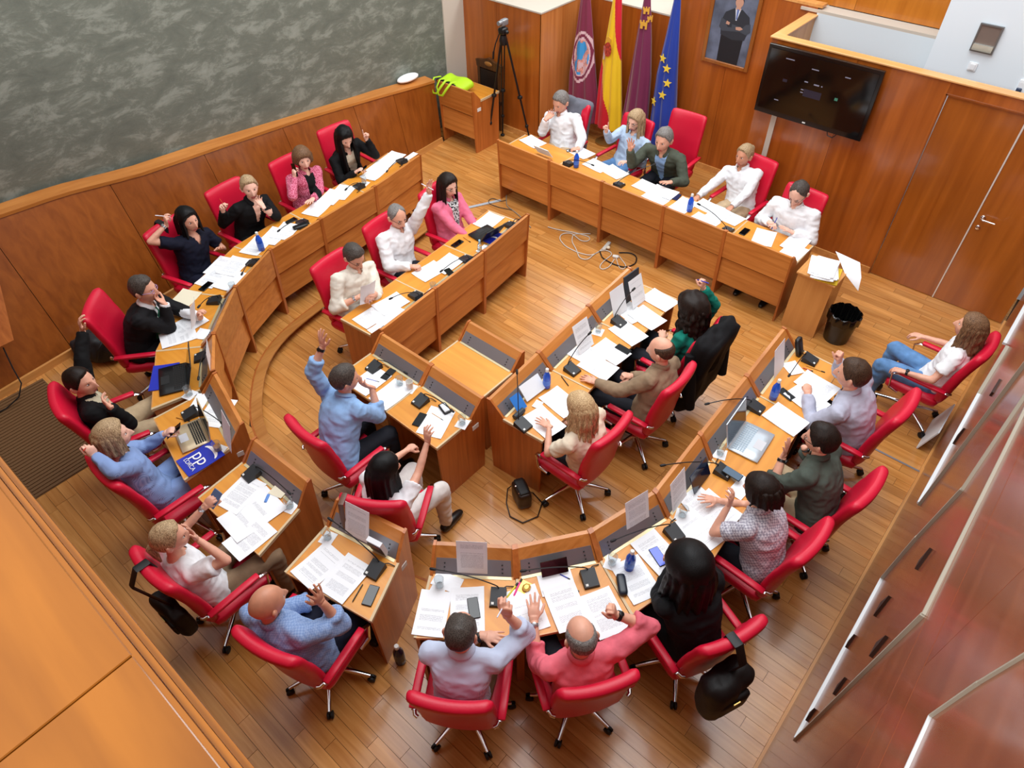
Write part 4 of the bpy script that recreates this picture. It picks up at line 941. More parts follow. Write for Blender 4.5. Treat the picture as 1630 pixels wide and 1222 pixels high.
    for nm, mm in (watch or {}).items():
        S, E_w, Wr, fa, *_ = arms[nm]; gw = G(); r_ = ar*.70; gw.tube([Wr-fa*.034, Wr-fa*.012], [r_, r_*.97], 14, flat=(1.05, .95)); zz = np.array(arms[nm][5]); zz = zz-fa*(zz@fa); zz /= np.linalg.norm(zz)+1e-9
        gw.lathe([(.017, 0), (.017, .008), (.013, .010)], Wr-fa*.023+zz*r_*.9, 12, R=basis(fa, zz)); gw.build('watch', mm, ob, True)
    PEOPLE[k] = dict(ob=ob, arms=arms, HC=HC, Rh=Rh, f=f, s=sx_, fx=fx, nb=nb, spine=spine)
    return ob
def held(k, nm, kind, label, m, cat):
    """a thing held in the hand: pen or phone"""
    a = PEOPLE[k]['arms'][nm]; Wr, fa, Bm = a[2], a[3], a[8]; sc_ = 1
    if kind == 'pen':
        p = Wr+Bm@V3(-.022*a[7]*1, .085, -.012); d = Bm@V3(-.25*a[7], .25, .9); d /= np.linalg.norm(d); g = G(); g.tube([p-d*.06, p-d*.05, p+d*.075, p+d*.085], [.0015, .0045, .0048, .003], 8)
        o = g.build('pen', m, None, True)
    else:
        c = Wr+Bm@V3(-.006*a[7], .085, -.022); g = G(); g.rbox(c, (.074, .15, .009), .004, Bm@rotz(.2), 3); o = g.build('phone', m, None, True)
    return tag(o, label, cat)
WHITE = cloth('white shirt cloth', (232, 233, 236)); CREAM = cloth('cream shirt cloth', (226, 220, 206)); BLACKC = cloth('black cloth', (11, 11, 13), .1); NAVY = cloth('navy cloth', (14, 17, 36), .1)
SKYB = cloth('sky blue cloth', (142, 178, 222)); PALEB = check_cloth('pale striped cloth', (176, 190, 220), (206, 214, 232), 60, 'stripe'); PINKC = cloth('pink cloth', (226, 110, 124)); PINKB = cloth('pink blazer cloth', (224, 112, 140))
TWEED = check_cloth('pink tweed', (176, 52, 84), (222, 130, 158), 90, 'noise'); BLOUSEB = check_cloth('blue striped blouse cloth', (108, 136, 190), (146, 170, 214), 70, 'stripe'); OLIVE = cloth('grey-green blazer cloth', (74, 80, 68), .1)
GREEN = cloth('emerald cloth', (8, 112, 96), .1); BEIGEJ = cloth('beige jacket cloth', (140, 118, 94), .08); LGREY = cloth('pale grey shirt cloth', (178, 180, 198)); DGREEN = cloth('dark green shirt cloth', (72, 80, 72), .08); CHECK = check_cloth('checked cloth', (150, 146, 160), (206, 204, 212), 62)
BLUECHK = check_cloth('blue fine check', (120, 148, 196), (146, 170, 210), 80); DENIM = cloth('pale denim', (92, 132, 178), .1); BEIGEP = cloth('beige trouser cloth', (184, 160, 128)); BROWNP = cloth('taupe trouser cloth', (132, 108, 84)); DARKP = cloth('dark trouser cloth', (26, 28, 36), .1)
BEIGESH = cloth('beige shirt cloth', (186, 176, 150)); CREAMT = cloth('cream top cloth', (228, 214, 190)); LTBLUE = cloth('light denim blouse', (176, 196, 220)); PRINTB = check_cloth('black and white print', (14, 14, 18), (226, 226, 228), 60, 'noise'); GREYJ = cloth('grey jacket cloth', (104, 106, 116), .08); SUIT = cloth('charcoal suit cloth', (18, 17, 20), .1)
GF = mat('dark spectacle frame', (24, 20, 20), .3); GFL = mat('lilac spectacle frame', (176, 150, 200), .3); WB = mat('black watch', (16, 16, 18), .35); WS = mat('steel watch', (196, 198, 202), .25, .9)
def h(px, z, pose='relax', **k): return dict(px=px, z=z, pose=pose, **k)
person(1, (893, 162), hs=1.2, hair=('short', 'grey'), skin='mid', pitch=24, yaw=-6, hr=h((869, 190), 1.02, 'relax', dir='face'), er=(858, 222, .72), hl=h((920, 236), .79, 'grip', dir='in'), top=WHITE, pants=BEIGEP, lab='man with short grey hair in white shirt resting chin on hand', belly=.03)
person(2, (1012, 192), sex='f', hair=('long', 'ash', dict(length=.22)), skin='fair', pitch=14, hr=h((965, 209), 1.10, 'point', dir='up'), er=(955, 240, .8), hl=h((1000, 258), .80), top=LTBLUE, pants=DENIM, lab='blonde woman in glasses and pale blue blouse raising a finger', glasses=GF)
person(3, (1057, 222), hs=1.24, hair=('short', 'grey'), skin='mid', pitch=12, yaw=-4, facing=-84, hr=h((1003, 238), 1.06, 'open', dir='up', back='b'), er=(1010, 262, .8), hl=h((1068, 290), .79, 'flat'), top=OLIVE, inner=dict(m=SKYB, w=1.0), pants=DARKP, lab='grey-haired man in grey-green blazer raising his open hand')
person(4, (1185, 247), sex='f', hair=('updo', 'ash'), skin='tan', pitch=6, yaw=-8, hr=h((1112, 312), .79), hl=h((1166, 328), .79), top=WHITE, pants=BEIGEP, build=1.19, lab='woman with tied-up blonde hair in loose white blouse', cuff=WHITE)
person(5, (1272, 306), hs=1.2, hair=('thin', 'pepper'), skin='fair', pitch=38, hr=h((1224, 354), .79, 'pen'), hl=h((1262, 370), .79, 'flat'), top=WHITE, pants=DARKP, lab='man in white shirt and glasses looking down and writing', glasses=GF)
person(6, (548, 218), sex='f', hair=('long', 'black', dict(length=.36, front=.1)), skin='fair', pitch=30, yaw=-8, hr=h((566, 274), .80, 'grip'), hl=h((584, 222), 1.06, 'point', dir='up'), el=(600, 245, .85), top=BLACKC, inner=dict(m=CREAMT, w=1.3, name='cream_top'), pants=BLACKC, lab='woman with long black hair, black blazer and cream top, one finger up')
person(7, (482, 252), sex='f', hair=('bob', 'lightbrown', dict(length=.04)), skin='fair', pitch=8, yaw=-22, hr=h((469, 283), 1.02, 'grip', dir='up', back='out'), er=(458, 318, .8), hl=h((498, 316), .80, 'flat'), top=TWEED, inner=dict(m=BLACKC, w=.9, name='black_top'), pants=BLACKC, lab='woman in pink tweed jacket holding a phone to her ear')
person(8, (397, 298), sex='f', hair=('tail', 'ash'), skin='fair', pitch=4, yaw=-24, hr=h((355, 336), 1.02, 'pen', dir='up'), er=(345, 366, .75), hl=h((420, 330), 1.0, 'relax', dir='face'), el=(448, 352, .75), top=BLACKC, inner=dict(m=SK['fair'], w=1.0, low=.55, name='neckline'), pants=BLACKC, lab='blonde woman in black blazer covering her mouth with her hand')
person(9, (299, 350), sex='f', hair=('long', 'black', dict(length=.14)), skin='mid', pitch=2, yaw=-8, hr=h((264, 358), 1.20, 'pen', dir='up'), er=(268, 400, .95), hl=h((352, 394), .80, 'flat'), top=NAVY, sleeve='short', neck='v', pants=NAVY, bottom='skirt', lab='woman with black hair in navy dress holding up a pen', watch={'r': WS})
person(10, (228, 460), hair=('short', 'pepper'), skin='mid', pitch=6, yaw=-12, hr=h((262, 484), 1.02, 'relax', dir='face'), er=(262, 530, .75), hl=h((318, 504), .88, 'grip', dir='up'), top=SUIT, inner=dict(m=WHITE, w=.7, low=.35, tie=mat('green tie', (14, 96, 70), .5)), pants=SUIT, lab='man in dark suit and green tie holding a sheet of paper', glasses=GFL, cuff=WHITE)
person(11, (128, 608), zh=1.1, hair=('short', 'dark'), skin='mid', pitch=0, yaw=-40, hr=h((176, 648), 1.0, 'relax', dir='face'), er=(200, 680, .7), hl=h((130, 506), 1.42, 'relax', dir='up'), el=(120, 545, 1.2), top=BLACKC, inner=dict(m=BEIGESH, w=1.8, low=.0), pants=BEIGEP, lab='man in black jacket and beige shirt leaning back, arm stretched up', watch={'l': WS}, build=1.14, belly=.04)
person(12, (180, 694), sex='f', hair=('long', 'ash', dict(length=.10)), skin='fair', pitch=0, yaw=-18, hr=h((152, 726), 1.18, 'pen', dir='upl'), er=(228, 782, 1.12), hl=h((262, 690), .86, 'grip'), top=BLOUSEB, pants=BLOUSEB, bottom='skirt', neck='round', lab='woman in light blue striped blouse holding up a pen')
person(13, (270, 856), sex='f', hair=('tail', 'ash'), skin='mid', pitch=2, yaw=-26, hr=h((314, 858), 1.22, 'open', dir='upl', back='f'), er=(318, 905, 1.0), hl=h((326, 806), .95, 'grip'), top=WHITE, sleeve='short', pants=BROWNP, neck='round', lab='woman in white blouse and beige trousers showing her palm', watch={'l': WS})
person(14, (425, 960), hair=('bald', 'x'), skin='tan', pitch=6, yaw=-14, hr=h((512, 958), 1.08, 'open', dir='up', back='out'), er=(522, 1012, .85), hl=None, top=BLUECHK, sleeve='rolled', pants=NAVY, lab='bald man in blue shirt with one hand raised', build=1.17, belly=.05)
person(15, (713, 295), sex='f', hair=('long', 'dark', dict(length=.20)), skin='fair', pitch=8, yaw=-12, top=PINKB, inner=dict(m=PRINTB, w=1.0, low=.1), pants=PINKB, lab='woman with long dark hair and glasses in pink blazer', glasses=GF)
person(16, (632, 344), hair=('thin', 'grey'), skin='mid', pitch=14, yaw=-14, hr=h((655, 424), .79, 'fist'), hl=h((683, 308), 1.50, 'open', dir='up'), el=(676, 345, 1.3), top=WHITE, pants=DARKP, lab='grey-haired man in white shirt and glasses with left arm raised high', glasses=GF)
person(17, (563, 407), hair=('short', 'pepper'), skin='mid', pitch=30, yaw=-8, hr=h((568, 474), .86, 'grip'), hl=h((592, 470), .86, 'pen'), top=CREAM, sleeve='rolled', pants=DARKP, lab='man in white shirt and glasses reading a sheet of paper', glasses=GF, watch={'r': WS})
person(18, (548, 603), hair=('short', 'pepper'), skin='mid', pitch=12, yaw=-22, hr=h((592, 618), .98, 'relax', dir='face'), er=(612, 660, .72), hl=h((513, 552), 1.38, 'open', dir='up'), el=(490, 588, 1.2), top=SKYB, sleeve='rolled', pants=DARKP, lab='man in sky-blue shirt, chin on hand, left arm raised', watch={'l': WB}, build=1.14)
person(19, (612, 748), sex='f', facing=94, hair=('long', 'black', dict(length=.34)), skin='mid', pitch=10, yaw=-14, hr=h((680, 704), .96, 'relax', dir='up'), er=(698, 742, .8), hl=h((648, 716), .80, 'grip'), top=WHITE, sleeve='short', pants=cloth('white trouser cloth', (214, 208, 204)), neck='round', lab='woman in white t-shirt with long dark hair holding her glasses')
person(20, (1102, 494), sex='f', hair=('long', 'dark', dict(length=.24, curl=.022, sx=.115, sy=.125, wave=.01)), skin='mid', pitch=10, hr=h((1120, 458), 1.36, 'fist', dir='up'), er=(1130, 480, 1.2), hl=h((1055, 540), .80), top=GREEN, pants=DARKP, lab='woman with curly dark hair in green jumper raising a pen')
person(21, (1053, 558), hair=('fringe', 'brown'), skin='mid', pitch=14, yaw=6, hr=h((1005, 598), .72, 'fist'), hl=h((948, 608), .785, 'flat'), top=BEIGEJ, inner=dict(m=CREAM, w=.5, low=.5), pants=DARKP, lab='balding man in beige jacket with hand flat on desk', build=1.14)
person(22, (925, 650), sex='f', hair=('long', 'blonde', dict(length=.32, wave=.014, flare=.05)), skin='mid', pitch=14, yaw=-8, hl=h((874, 680), .80, 'flat', dir='f'), el=(874, 716, .75), hr=None, top=CREAMT, sleeve='short', pants=DARKP, neck='round', lab='woman with long blonde wavy hair in sleeveless cream top')
person(23, (733, 1007), hair=('thin', 'pepper'), skin='mid', pitch=16, yaw=-6, hr=h((808, 980), 1.12, 'pen', dir='up'), er=(820, 1066, .75), hl=h((768, 1012), .80, 'flat', dir='right'), top=PALEB, sleeve='rolled', pants=BROWNP, lab='man in pale striped blue shirt lifting a pen', glasses=GF, watch={'l': WB}, build=1.0)
person(24, (925, 1014), hair=('fringe', 'grey'), skin='mid', pitch=20, yaw=0, hr=h((980, 978), 1.08, 'fist', dir='up'), er=(1022, 1035, .9), hl=h((850, 988), .80, 'flat'), el=(856, 1044, .75), top=PINKC, sleeve='rolled', pants=DARKP, lab='man in pink shirt raising his right fist', watch={'r': WB, 'l': WS}, build=1.02)
person(25, (1098, 908), sex='f', hair=('long', 'black', dict(length=.34, sx=.125, sy=.135, flare=.08, curl=.012)), skin='mid', pitch=20, yaw=-4, hr=h((1098, 880), .86, 'grip', dir='f'), hl=h((1072, 898), .86, 'grip', dir='f'), top=BLACKC, pants=BLACKC, neck='round', lab='woman dressed in black with very long black hair', build=1.17, glasses=GFL)
person(26, (1212, 782), sex='f', hair=('bob', 'dark', dict(length=.03)), skin='mid', pitch=12, yaw=0, hr=h((1142, 796), .79, 'flat'), hl=h((1160, 804), .98, 'relax', dir='up'), el=(1138, 850, .8), top=CHECK, sleeve='short', pants=DARKP, neck='collar', lab='dark-haired woman in checked short-sleeved shirt resting her elbow', build=1.17)
person(27, (1308, 700), hair=('short', 'dark', dict(thick=1.4)), skin='mid', pitch=12, yaw=6, hr=h((1280, 712), .86, 'flat', dir='f'), hl=h((1246, 728), .98, 'open', dir='up'), el=(1230, 775, .8), top=DGREEN, sleeve='rolled', pants=BEIGEP, lab='dark-haired man in dark green shirt with two wrist watches', glasses=GF, watch={'l': WB, 'r': WB}, build=1.19)
person(28, (1358, 596), hs=1.2, hair=('short', 'brown'), skin='mid', pitch=10, yaw=4, hr=h((1336, 574), 1.05, 'fist', dir='up'), er=(1350, 600, .85), hl=h((1286, 628), .81, 'fist'), top=LGREY, pants=DARKP, lab='man in pale grey shirt with right fist raised', watch={'l': WB}, build=1.19)
person(29, (1545, 522), sex='f', hair=('long', 'lightbrown', dict(length=.24, wave=.008)), skin='mid', pitch=-2, yaw=-4, hr=h((1470, 536), .70), hl=h((1440, 592), .70, 'relax'), top=WHITE, sleeve='short', pants=DENIM, bottom='jeans', neck='round', lab='woman in white t-shirt and jeans sitting alone by the right wall', watch={'l': WB}, build=1.11)
# ================================================================== THINGS ON THE DESKS
def zt(k): return basez(k)+.7435
def sheet_mesh(w, h_, thick, seed, curl=.006):
    g = G(); P = []
    for i in range(6):
        row = []
        for j in range(7):
            x, y = (i/5-.5)*w, (j/6-.5)*h_; e = (abs(x)/(w/2))**3*(abs(y)/(h_/2))**2
            row.append((x, y, thick+curl*e*(.3+.7*math.fabs(math.sin(seed+i*.7+j*.4)))+.0015*math.sin(seed*3+y*18)+.0015))
        P.append(row)
    g.grid(np.array(P), thick=(0, 0, -thick)); return g
_sheet_n = [0]
def paper(label, k, c, t, n=1, m=None, w=.228, h_=.322, lift=0.0, name='paper_sheet', z=None, cat='paper', group='papers on the desks'):
    _sheet_n[0] += 1; z0 = (zt(k) if z is None else z)+lift; C = at(*c, z0); T = at(*t, z0); a = ang(C, T)-math.pi/2
    g = sheet_mesh(w, h_, .0012*n, _sheet_n[0]); o = g.build(name, m or (M_PAPER if _sheet_n[0] % 3 else M_PAPER2)); o.location = (C[0], C[1], z0+.0008); o.rotation_euler = (0, 0, a)
    return tag(o, label, cat, group)
def stand(label, k, c, yaw=None, tilt=18, m=None, w=.21, h_=.297, name='paper_sheet', thick=.0015, zoff=.02, cat='paper', group='sheets propped on the desk fronts', roll=0):
    """sheet propped upright on the desk front; c = middle of its lower edge"""
    z0 = zt(k)+zoff; C = at(*c, z0); yaw = DESKYAW[k] if yaw is None else yaw
    g = G(); g.box((0, 0, 0), (w, h_, thick)); o = g.build(name, m or M_PAPER)
    R = rotz(math.radians(yaw-90))@rotx(math.radians(90-tilt))@rotz(math.radians(roll)); c3 = C+R@V3(0, h_/2, 0)
    o.matrix_world = Matrix([[*R[0], c3[0]], [*R[1], c3[1]], [*R[2], c3[2]], [0, 0, 0, 1]]); return tag(o, label, cat, group)
DESKYAW = {**{k: -90 for k in (1, 2, 3, 4, 5)}, 6: -9, 7: -5, 8: -5, 9: 24, 10: 40, 11: 57, 12: 75, 13: 88, 14: 102, 15: -7, 16: -5, 17: -5, 18: 90, 19: 90, 20: 177, 21: 177, 22: 176, 23: 127, 24: 145, 25: 164, 26: 182, 27: 182, 28: 182}
def mic(k, c, tip, label, ztip=.30, yaw=None):
    z0 = zt(k); C = at(*c, z0); T = at(*tip, z0+ztip); yw = math.radians((DESKYAW[k] if yaw is None else yaw)-90)
    o = empty('desk_microphone', (C[0], C[1], z0), yw); tag(o, label, 'microphone', 'desk microphones')
    g = G(); v = [(-.055, -.07, 0), (.055, -.07, 0), (.055, .06, 0), (-.055, .06, 0), (-.052, -.066, .022), (.052, -.066, .022), (.052, .056, .052), (-.052, .056, .052)]
    g.add(v, [(3, 2, 1, 0), (4, 5, 6, 7), (0, 1, 5, 4), (1, 2, 6, 5), (2, 3, 7, 6), (3, 0, 4, 7)]); b = g.build('base', mat('microphone base', (34, 35, 38), .45), o)
    g = G(); g.box((-.034, -.052, .0285), (.018, .016, .002), rotx(.24)); g.build('label_sticker', M_STICK, b)
    R = rotz(-yw); Tl = R@(T-V3(C[0], C[1], z0)); p0 = np.array([.0, .048, .05]); L_ = np.linalg.norm(Tl-p0)
    if L_ > .50: Tl = p0+(Tl-p0)*.50/L_
    mid1 = p0+V3(0, 0, .05); pts = [p0, p0+[0, 0, .03], p0*.6+Tl*.4+[0, 0, .05], p0*.25+Tl*.75+[0, 0, .03], Tl]
    q = []
    for i in range(17):
        t = i/16*4; a = min(int(t), 3); u = t-a; q.append(np.array(pts[a])*(1-u)+np.array(pts[a+1])*u)
    q = np.array(q)
    for _ in range(5): q[1:-1] = (q[:-2]+2*q[1:-1]+q[2:])/4
    g = G(); g.tube(q, .0042, 6); g.build('gooseneck', M_BLACK, o, True)
    d = q[-1]-q[-3]; d /= np.linalg.norm(d); g = G(); g.tube([q[-1]-d*.012, q[-1], q[-1]+d*.028, q[-1]+d*.036], [.005, .0105, .0105, .006], 10); g.build('capsule', M_RUB, o, True)
    g = G(); g.tube([(.02, .058, .02), (.05, .085, .012), (.10, .09, .006)], .004, 6); g.build('plug_lead', M_RUB, o, True)
    return o
def phone(k, c, t, label, m=None, lift=.001, z=None, name='phone'):
    z0 = (zt(k) if z is None else z)+lift; C = at(*c, z0); a = ang(C, at(*t, z0))-math.pi/2
    o = empty(name, (C[0], C[1], z0), a); tag(o, label, 'phone', 'phones on the desks')
    g = G(); g.rbox((0, 0, .0045), (.074, .152, .009), .0042, n=4); g.build('case', M_BLACK, o, 'all'); g = G(); g.box((0, 0, .0092), (.066, .142, .0008)); g.build('screen', m or M_GLASSB, o); return o
def bottle(k, c, label, m=None, s=1.0, z=None, cap=None, lift=0.0):
    z0 = (zt(k) if z is None else z)+lift; C = at(*c, z0); o = empty('bottle', (C[0], C[1], z0)); tag(o, label, 'bottle', 'bottles')
    P = [(.028, 0), (.034, .006), (.035, .12), (.033, .145), (.016, .185), (.0135, .20)]
    g = G(); g.lathe([(r*s, q*s) for r, q in P], (0, 0, 0), 18); g.build('body', m or M_BLUEB, o, True)
    g = G(); g.lathe([(.0155*s, .198*s), (.0155*s, .226*s), (.013*s, .229*s)], (0, 0, 0), 14); g.build('cap', cap or M_STICK, o, True)
    g = G(); g.lathe([(.0356*s, .045*s), (.0356*s, .10*s)], (0, 0, 0), 18); g.build('paper_label', mat('pale blue print', (70, 120, 220), .4) if m is None else m, o, True); return o
def tumbler(k, c, label, z=None, m=None, fill=None):
    z0 = (zt(k) if z is None else z)+.003; C = at(*c, z0); g = G()
    o = empty('glass', (C[0], C[1], z0)); tag(o, label, 'glass', 'drinking glasses')
    g.lathe([(.026, 0), (.028, .004), (.034, .09), (.0325, .09), (.0265, .008), (.002, .007)], (0, 0, 0), 20); g.build('tumbler', m or M_GLASS, o, True)
    if fill: g = G(); g.lathe([(.0255, .009), (.029, .05), (.001, .051)], (0, 0, 0), 16); g.build('drink', fill, o, True)
    g = G(); g.box((0, 0, -.0015), (.10, .11, .002), rotz(.3)); g.build('napkin', M_BLANK, o)
    return o
def pen(k, a, b, label, m, z=None, r=.0045, lift=.004, L_=.14):
    z0 = (zt(k) if z is None else z)+lift; A, B = at(*a, z0), at(*b, z0); d = (B-A)/np.linalg.norm(B-A); C = (A+B)/2; o = empty('pen', C); tag(o, label, 'pen', 'pens on the desks')
    g = G(); g.tube([-d*L_/2, -d*L_*.42, d*L_*.3], [.001, r, r], 8); g.build('barrel', m, o, True); g = G(); g.tube([d*L_*.3, d*L_/2], [r*1.1, r], 8); g.build('cap', M_BLACK, o, True); return o
def laptop(k, c, yaw, label, base_m, key_m, screen_m, w=.33, d=.23, open_=105, lid=True):
    z0 = zt(k)+.004; C = at(*c, z0); o = empty('laptop', (C[0], C[1], z0), math.radians(yaw-90)); tag(o, label, 'laptop', 'laptops on the desks')
    g = G(); g.rbox((0, 0, .008), (w, d, .016), .006, n=4); b = g.build('base', base_m, o, 'all')
    g = G(); cols, rows = 13, 5
    for i in range(cols):
        for j in range(rows): g.box((-w*.43+w*.86*(i+.5)/cols, d*.02+d*.40*(j+.5)/rows, .0172), (w*.86/cols*.82, d*.4/rows*.78, .002))
    q = g.build('keys', key_m, b); q['kind'] = 'stuff'
    g = G(); g.box((0, -d*.27, .0165), (w*.3, d*.3, .001)); g.build('touchpad', mat('touchpad '+base_m.name, tuple(np.clip(np.array([200, 200, 205]) if 'black' not in base_m.name else np.array([34, 34, 36]), 0, 255)), .4), b)
    R = rotx(math.radians(180-open_)); hp = V3(0, d/2, .014); g = G(); g.box(hp+R@V3(0, d/2, -.004), (w, d, .008), R); l = g.build('lid', base_m, o); 
    g = G(); g.box(hp+R@V3(0, d/2+.004, .0006), (w*.94, d*.88, .0015), R); g.build('screen', screen_m, l); return o
INK_B = mat('blue ink pen', (40, 52, 170), .35); INK_K = mat('black pen', (18, 18, 20), .35); WOODP = mat('pencil wood', (196, 140, 60), .5); REDP = mat('red pencil', (190, 50, 30), .5)
PPBLUE = mat('folder blue', (30, 44, 170), .45); M_SILV = mat('silver laptop', (196, 206, 214), .35, .4); M_GOLD = mat('gold laptop', (206, 186, 152), .35, .4); M_BLKL = mat('black laptop', (18, 18, 20), .4)
M_KEYD = mat('dark keys', (26, 24, 24), .5); M_KEYS = mat('silver keys', (168, 186, 200), .5); M_SCR = mat('dark screen', (10, 14, 20), .1); M_SCRB = mat('blue screen', (12, 24, 52), .1, spec=.6); SCR_LIT = mat('lit phone screen', (70, 90, 190), .2, emit=(96, 110, 210, .5))
nm = lambda k: WHO[k]
# -- head table
paper('blank sheets below the propped white tablet', 1, (848, 226), (880, 243), 2, M_BLANK); paper('white sheet near the bottle on head table left end', 1, (925, 243), (950, 256), 1, M_BLANK)
stand('white tablet propped open at left end of head table', 1, (868, 246), tilt=38, m=M_WHITE, w=.25, h_=.17, name='tablet', thick=.008, cat='tablet', group=None)
bottle(1, (917, 266), 'blue water bottle left on head table near the blonde woman'); mic(1, (905, 262), (942, 262), 'desk microphone beside the left blue bottle on head table', .12)
paper('printed sheet on head table just right of left bottle', 2, (950, 264), (975, 276), 2); paper('printed sheet in front of '+nm(2), 2, (978, 274), (1000, 287), 2)
mic(2, (985, 296), (1040, 262), 'desk microphone at the elbow of '+nm(3), .28)
paper('wide printed pages under the hand of '+nm(3), 3, (1030, 298), (1058, 310), 3); paper('loose turned page in front of '+nm(3), 3, (1056, 306), (1082, 316), 1, lift=.006); paper('half covered page at front edge before '+nm(3), 3, (1046, 314), (1070, 324), 1)
phone(3, (1077, 314), (1086, 304), 'dark blue phone lying on head table beside right bottle', mat('navy phone screen', (26, 40, 78), .15))
bottle(4, (1097, 336), 'blue water bottle right on head table by '+nm(4)); paper('white sheet left of right-hand blue bottle', 4, (1088, 327), (1100, 318), 1, M_BLANK)
paper('large curling page in front of '+nm(4), 4, (1140, 344), (1165, 356), 2, w=.297, h_=.21, lift=.004); paper('second printed page in front of '+nm(4), 4, (1160, 346), (1185, 358), 2); paper('printed pages at front edge below '+nm(4), 4, (1120, 352), (1140, 362), 2); paper('sheet under the right hand of '+nm(4), 4, (1128, 330), (1150, 340), 1, M_BLANK)
mic(4, (1158, 368), (1114, 326), 'long-necked microphone between '+nm(4)+' and pen', .30)
phone(5, (1185, 369), (1195, 360), 'black phone on head table left of writing man'); paper('sheet being written on by '+nm(5), 5, (1216, 378), (1222, 364), 1); paper('printed sheets right of '+nm(5), 5, (1266, 388), (1280, 374), 3); paper('printed sheet at right front corner of head table', 5, (1262, 402), (1276, 390), 2)
for i in range(9):
    paper(('bottom', 'second', 'third', 'fourth', 'fifth', 'sixth', 'seventh', 'eighth', 'topmost')[i]+' batch of white papers in pile on side cabinet'+(', counted from below' if 0 < i < 8 else ''), 5, (1306+(i*5) % 11, 424+(i*7) % 9), (1310+(i*3) % 13, 406), 6, M_BLANK if i % 2 else None, z=.745, lift=.012+i*.0085, group='pile on the side cabinet')
paper('yellow folder at bottom of pile on side cabinet', 5, (1318, 438), (1326, 418), 8, mat('yellow folder', (222, 190, 40), .6), z=.745, w=.23, h_=.31, cat='folder', group=None, name='folder')
g = G(); P = [[at(1330+i*13, 400+i*6, .82)+V3(0, 0, -.0) for i in range(4)], [at(1338+i*11, 418+i*8, .80-.02*i) for i in range(4)], [at(1345+i*7, 436+i*9, .74-.04*i) for i in range(4)]]
g.grid(P, thick=(0, 0, .002)); tag(g.build('paper_sheet', M_BLANK, None, True), 'sheet hanging off the paper pile over cabinet edge', 'paper')
# -- outer left row
paper('large printed pages in front of '+nm(6), 6, (605, 266), (622, 252), 3); paper('second page left of the phone of '+nm(6), 6, (596, 276), (612, 263), 2); paper('page near end of outer row beside '+nm(6), 6, (624, 252), (640, 240), 2)
mic(6, (640, 258), (616, 272), 'desk microphone at far end of outer row', .16); paper('strip of paper on the end of outer row', 6, (652, 250), (668, 240), 1, M_BLANK, w=.08, h_=.25); tumbler(6, (580, 292), 'clear glass on outer desk of '+nm(6))
paper('open ring notebook in front of '+nm(7), 7, (528, 314), (542, 300), 4, name='notebook', cat='notebook', group=None); paper('page left of the ring notebook', 7, (505, 332), (520, 318), 1); paper('facing page of the ring notebook', 7, (545, 306), (556, 294), 2)
mic(7, (572, 298), (552, 300), 'desk microphone beside the ring notebook', .12)
paper('pages behind blue bottle of outer row', 8, (436, 376), (452, 360), 2); paper('printed page right of blue bottle', 8, (455, 368), (470, 352), 2, lift=.004); paper('page under the blue bottle on outer row', 8, (408, 392), (424, 376), 1)
bottle(8, (417, 398), 'blue water bottle lying low beside pages of '+nm(8)); phone(8, (463, 352), (474, 346), 'black phone in front of '+nm(8)); mic(8, (482, 356), (445, 366), 'desk microphone of '+nm(8), .14)
g = G(); c = at(478, 360, zt(8)+.02); g.rbox(c, (.17, .07, .04), .018, rotz(1.3), 5); tag(g.build('spectacle_case', M_BLACK, None, 'all'), 'black spectacle case beside the microphone of blonde woman', 'case')
paper('pages under the hand of '+nm(9), 9, (352, 424), (372, 404), 3); paper('upper loose page of '+nm(9), 9, (372, 424), (388, 408), 2, lift=.004); paper('lower printed page of '+nm(9), 9, (340, 442), (362, 424), 2); paper('crumpled sheet near front edge of navy dress desk', 9, (366, 446), (384, 430), 1, M_BLANK, lift=.003)
mic(9, (404, 420), (386, 434), 'desk microphone of '+nm(9), .12); phone(9, (328, 456), (340, 446), 'black phone between navy dress and green tie'); tumbler(9, (372, 462), 'clear glass near curved front by '+nm(9))
mic(10, (342, 480), (318, 486), 'desk microphone with green light by '+nm(10), .12); paper('printed page under the elbow of '+nm(10), 10, (300, 516), (322, 504), 2); paper('lower page on desk of '+nm(10), 10, (284, 536), (310, 528), 2); paper('tissue heap on desk of '+nm(10), 10, (322, 532), (332, 520), 3, M_BLANK, w=.12, h_=.14); paper('cream page beyond the arm of '+nm(10), 10, (292, 478), (304, 466), 1, M_CREAMP)
paper('blue folder under the black laptop', 11, (262, 600), (266, 580), 4, PPBLUE, name='folder', cat='folder', group=None)
laptop(11, (276, 604), 62, 'black laptop on desk of '+nm(11), M_BLKL, M_KEYD, M_SCR, w=.36, d=.24, open_=112)
stand('sheet propped beside the black laptop', 11, (338, 592), tilt=8, m=M_BLANK); tumbler(11, (302, 628), 'plastic cup beside the black laptop'); mic(11, (322, 570), (316, 600), 'desk microphone behind the black laptop', .12); paper('napkin sheet beside the plastic cup', 11, (318, 640), (328, 622), 1, M_BLANK, w=.12, h_=.2)
fo = paper('blue party folder with large white letters', 12, (320, 730), (350, 712), 4, PPBLUE, name='folder', cat='folder', group=None, w=.22, h_=.31)
laptop(12, (305, 694), 74, 'gold laptop on desk of '+nm(12), M_GOLD, M_KEYD, M_SCR, w=.31, d=.22, open_=102)
mic(12, (304, 660), (352, 672), 'desk microphone beside the gold laptop', .10); stand('sheet propped in front of '+nm(12), 12, (362, 708), tilt=14, m=M_BLANK); paper('notes behind the gold laptop', 12, (345, 656), (356, 640), 1); tumbler(12, (348, 716), 'glass of coffee on desk of '+nm(12), fill=mat('coffee', (176, 120, 70), .3)); pen(12, (280, 664), (302, 670), 'wooden pencil on desk of '+nm(12), WOODP)
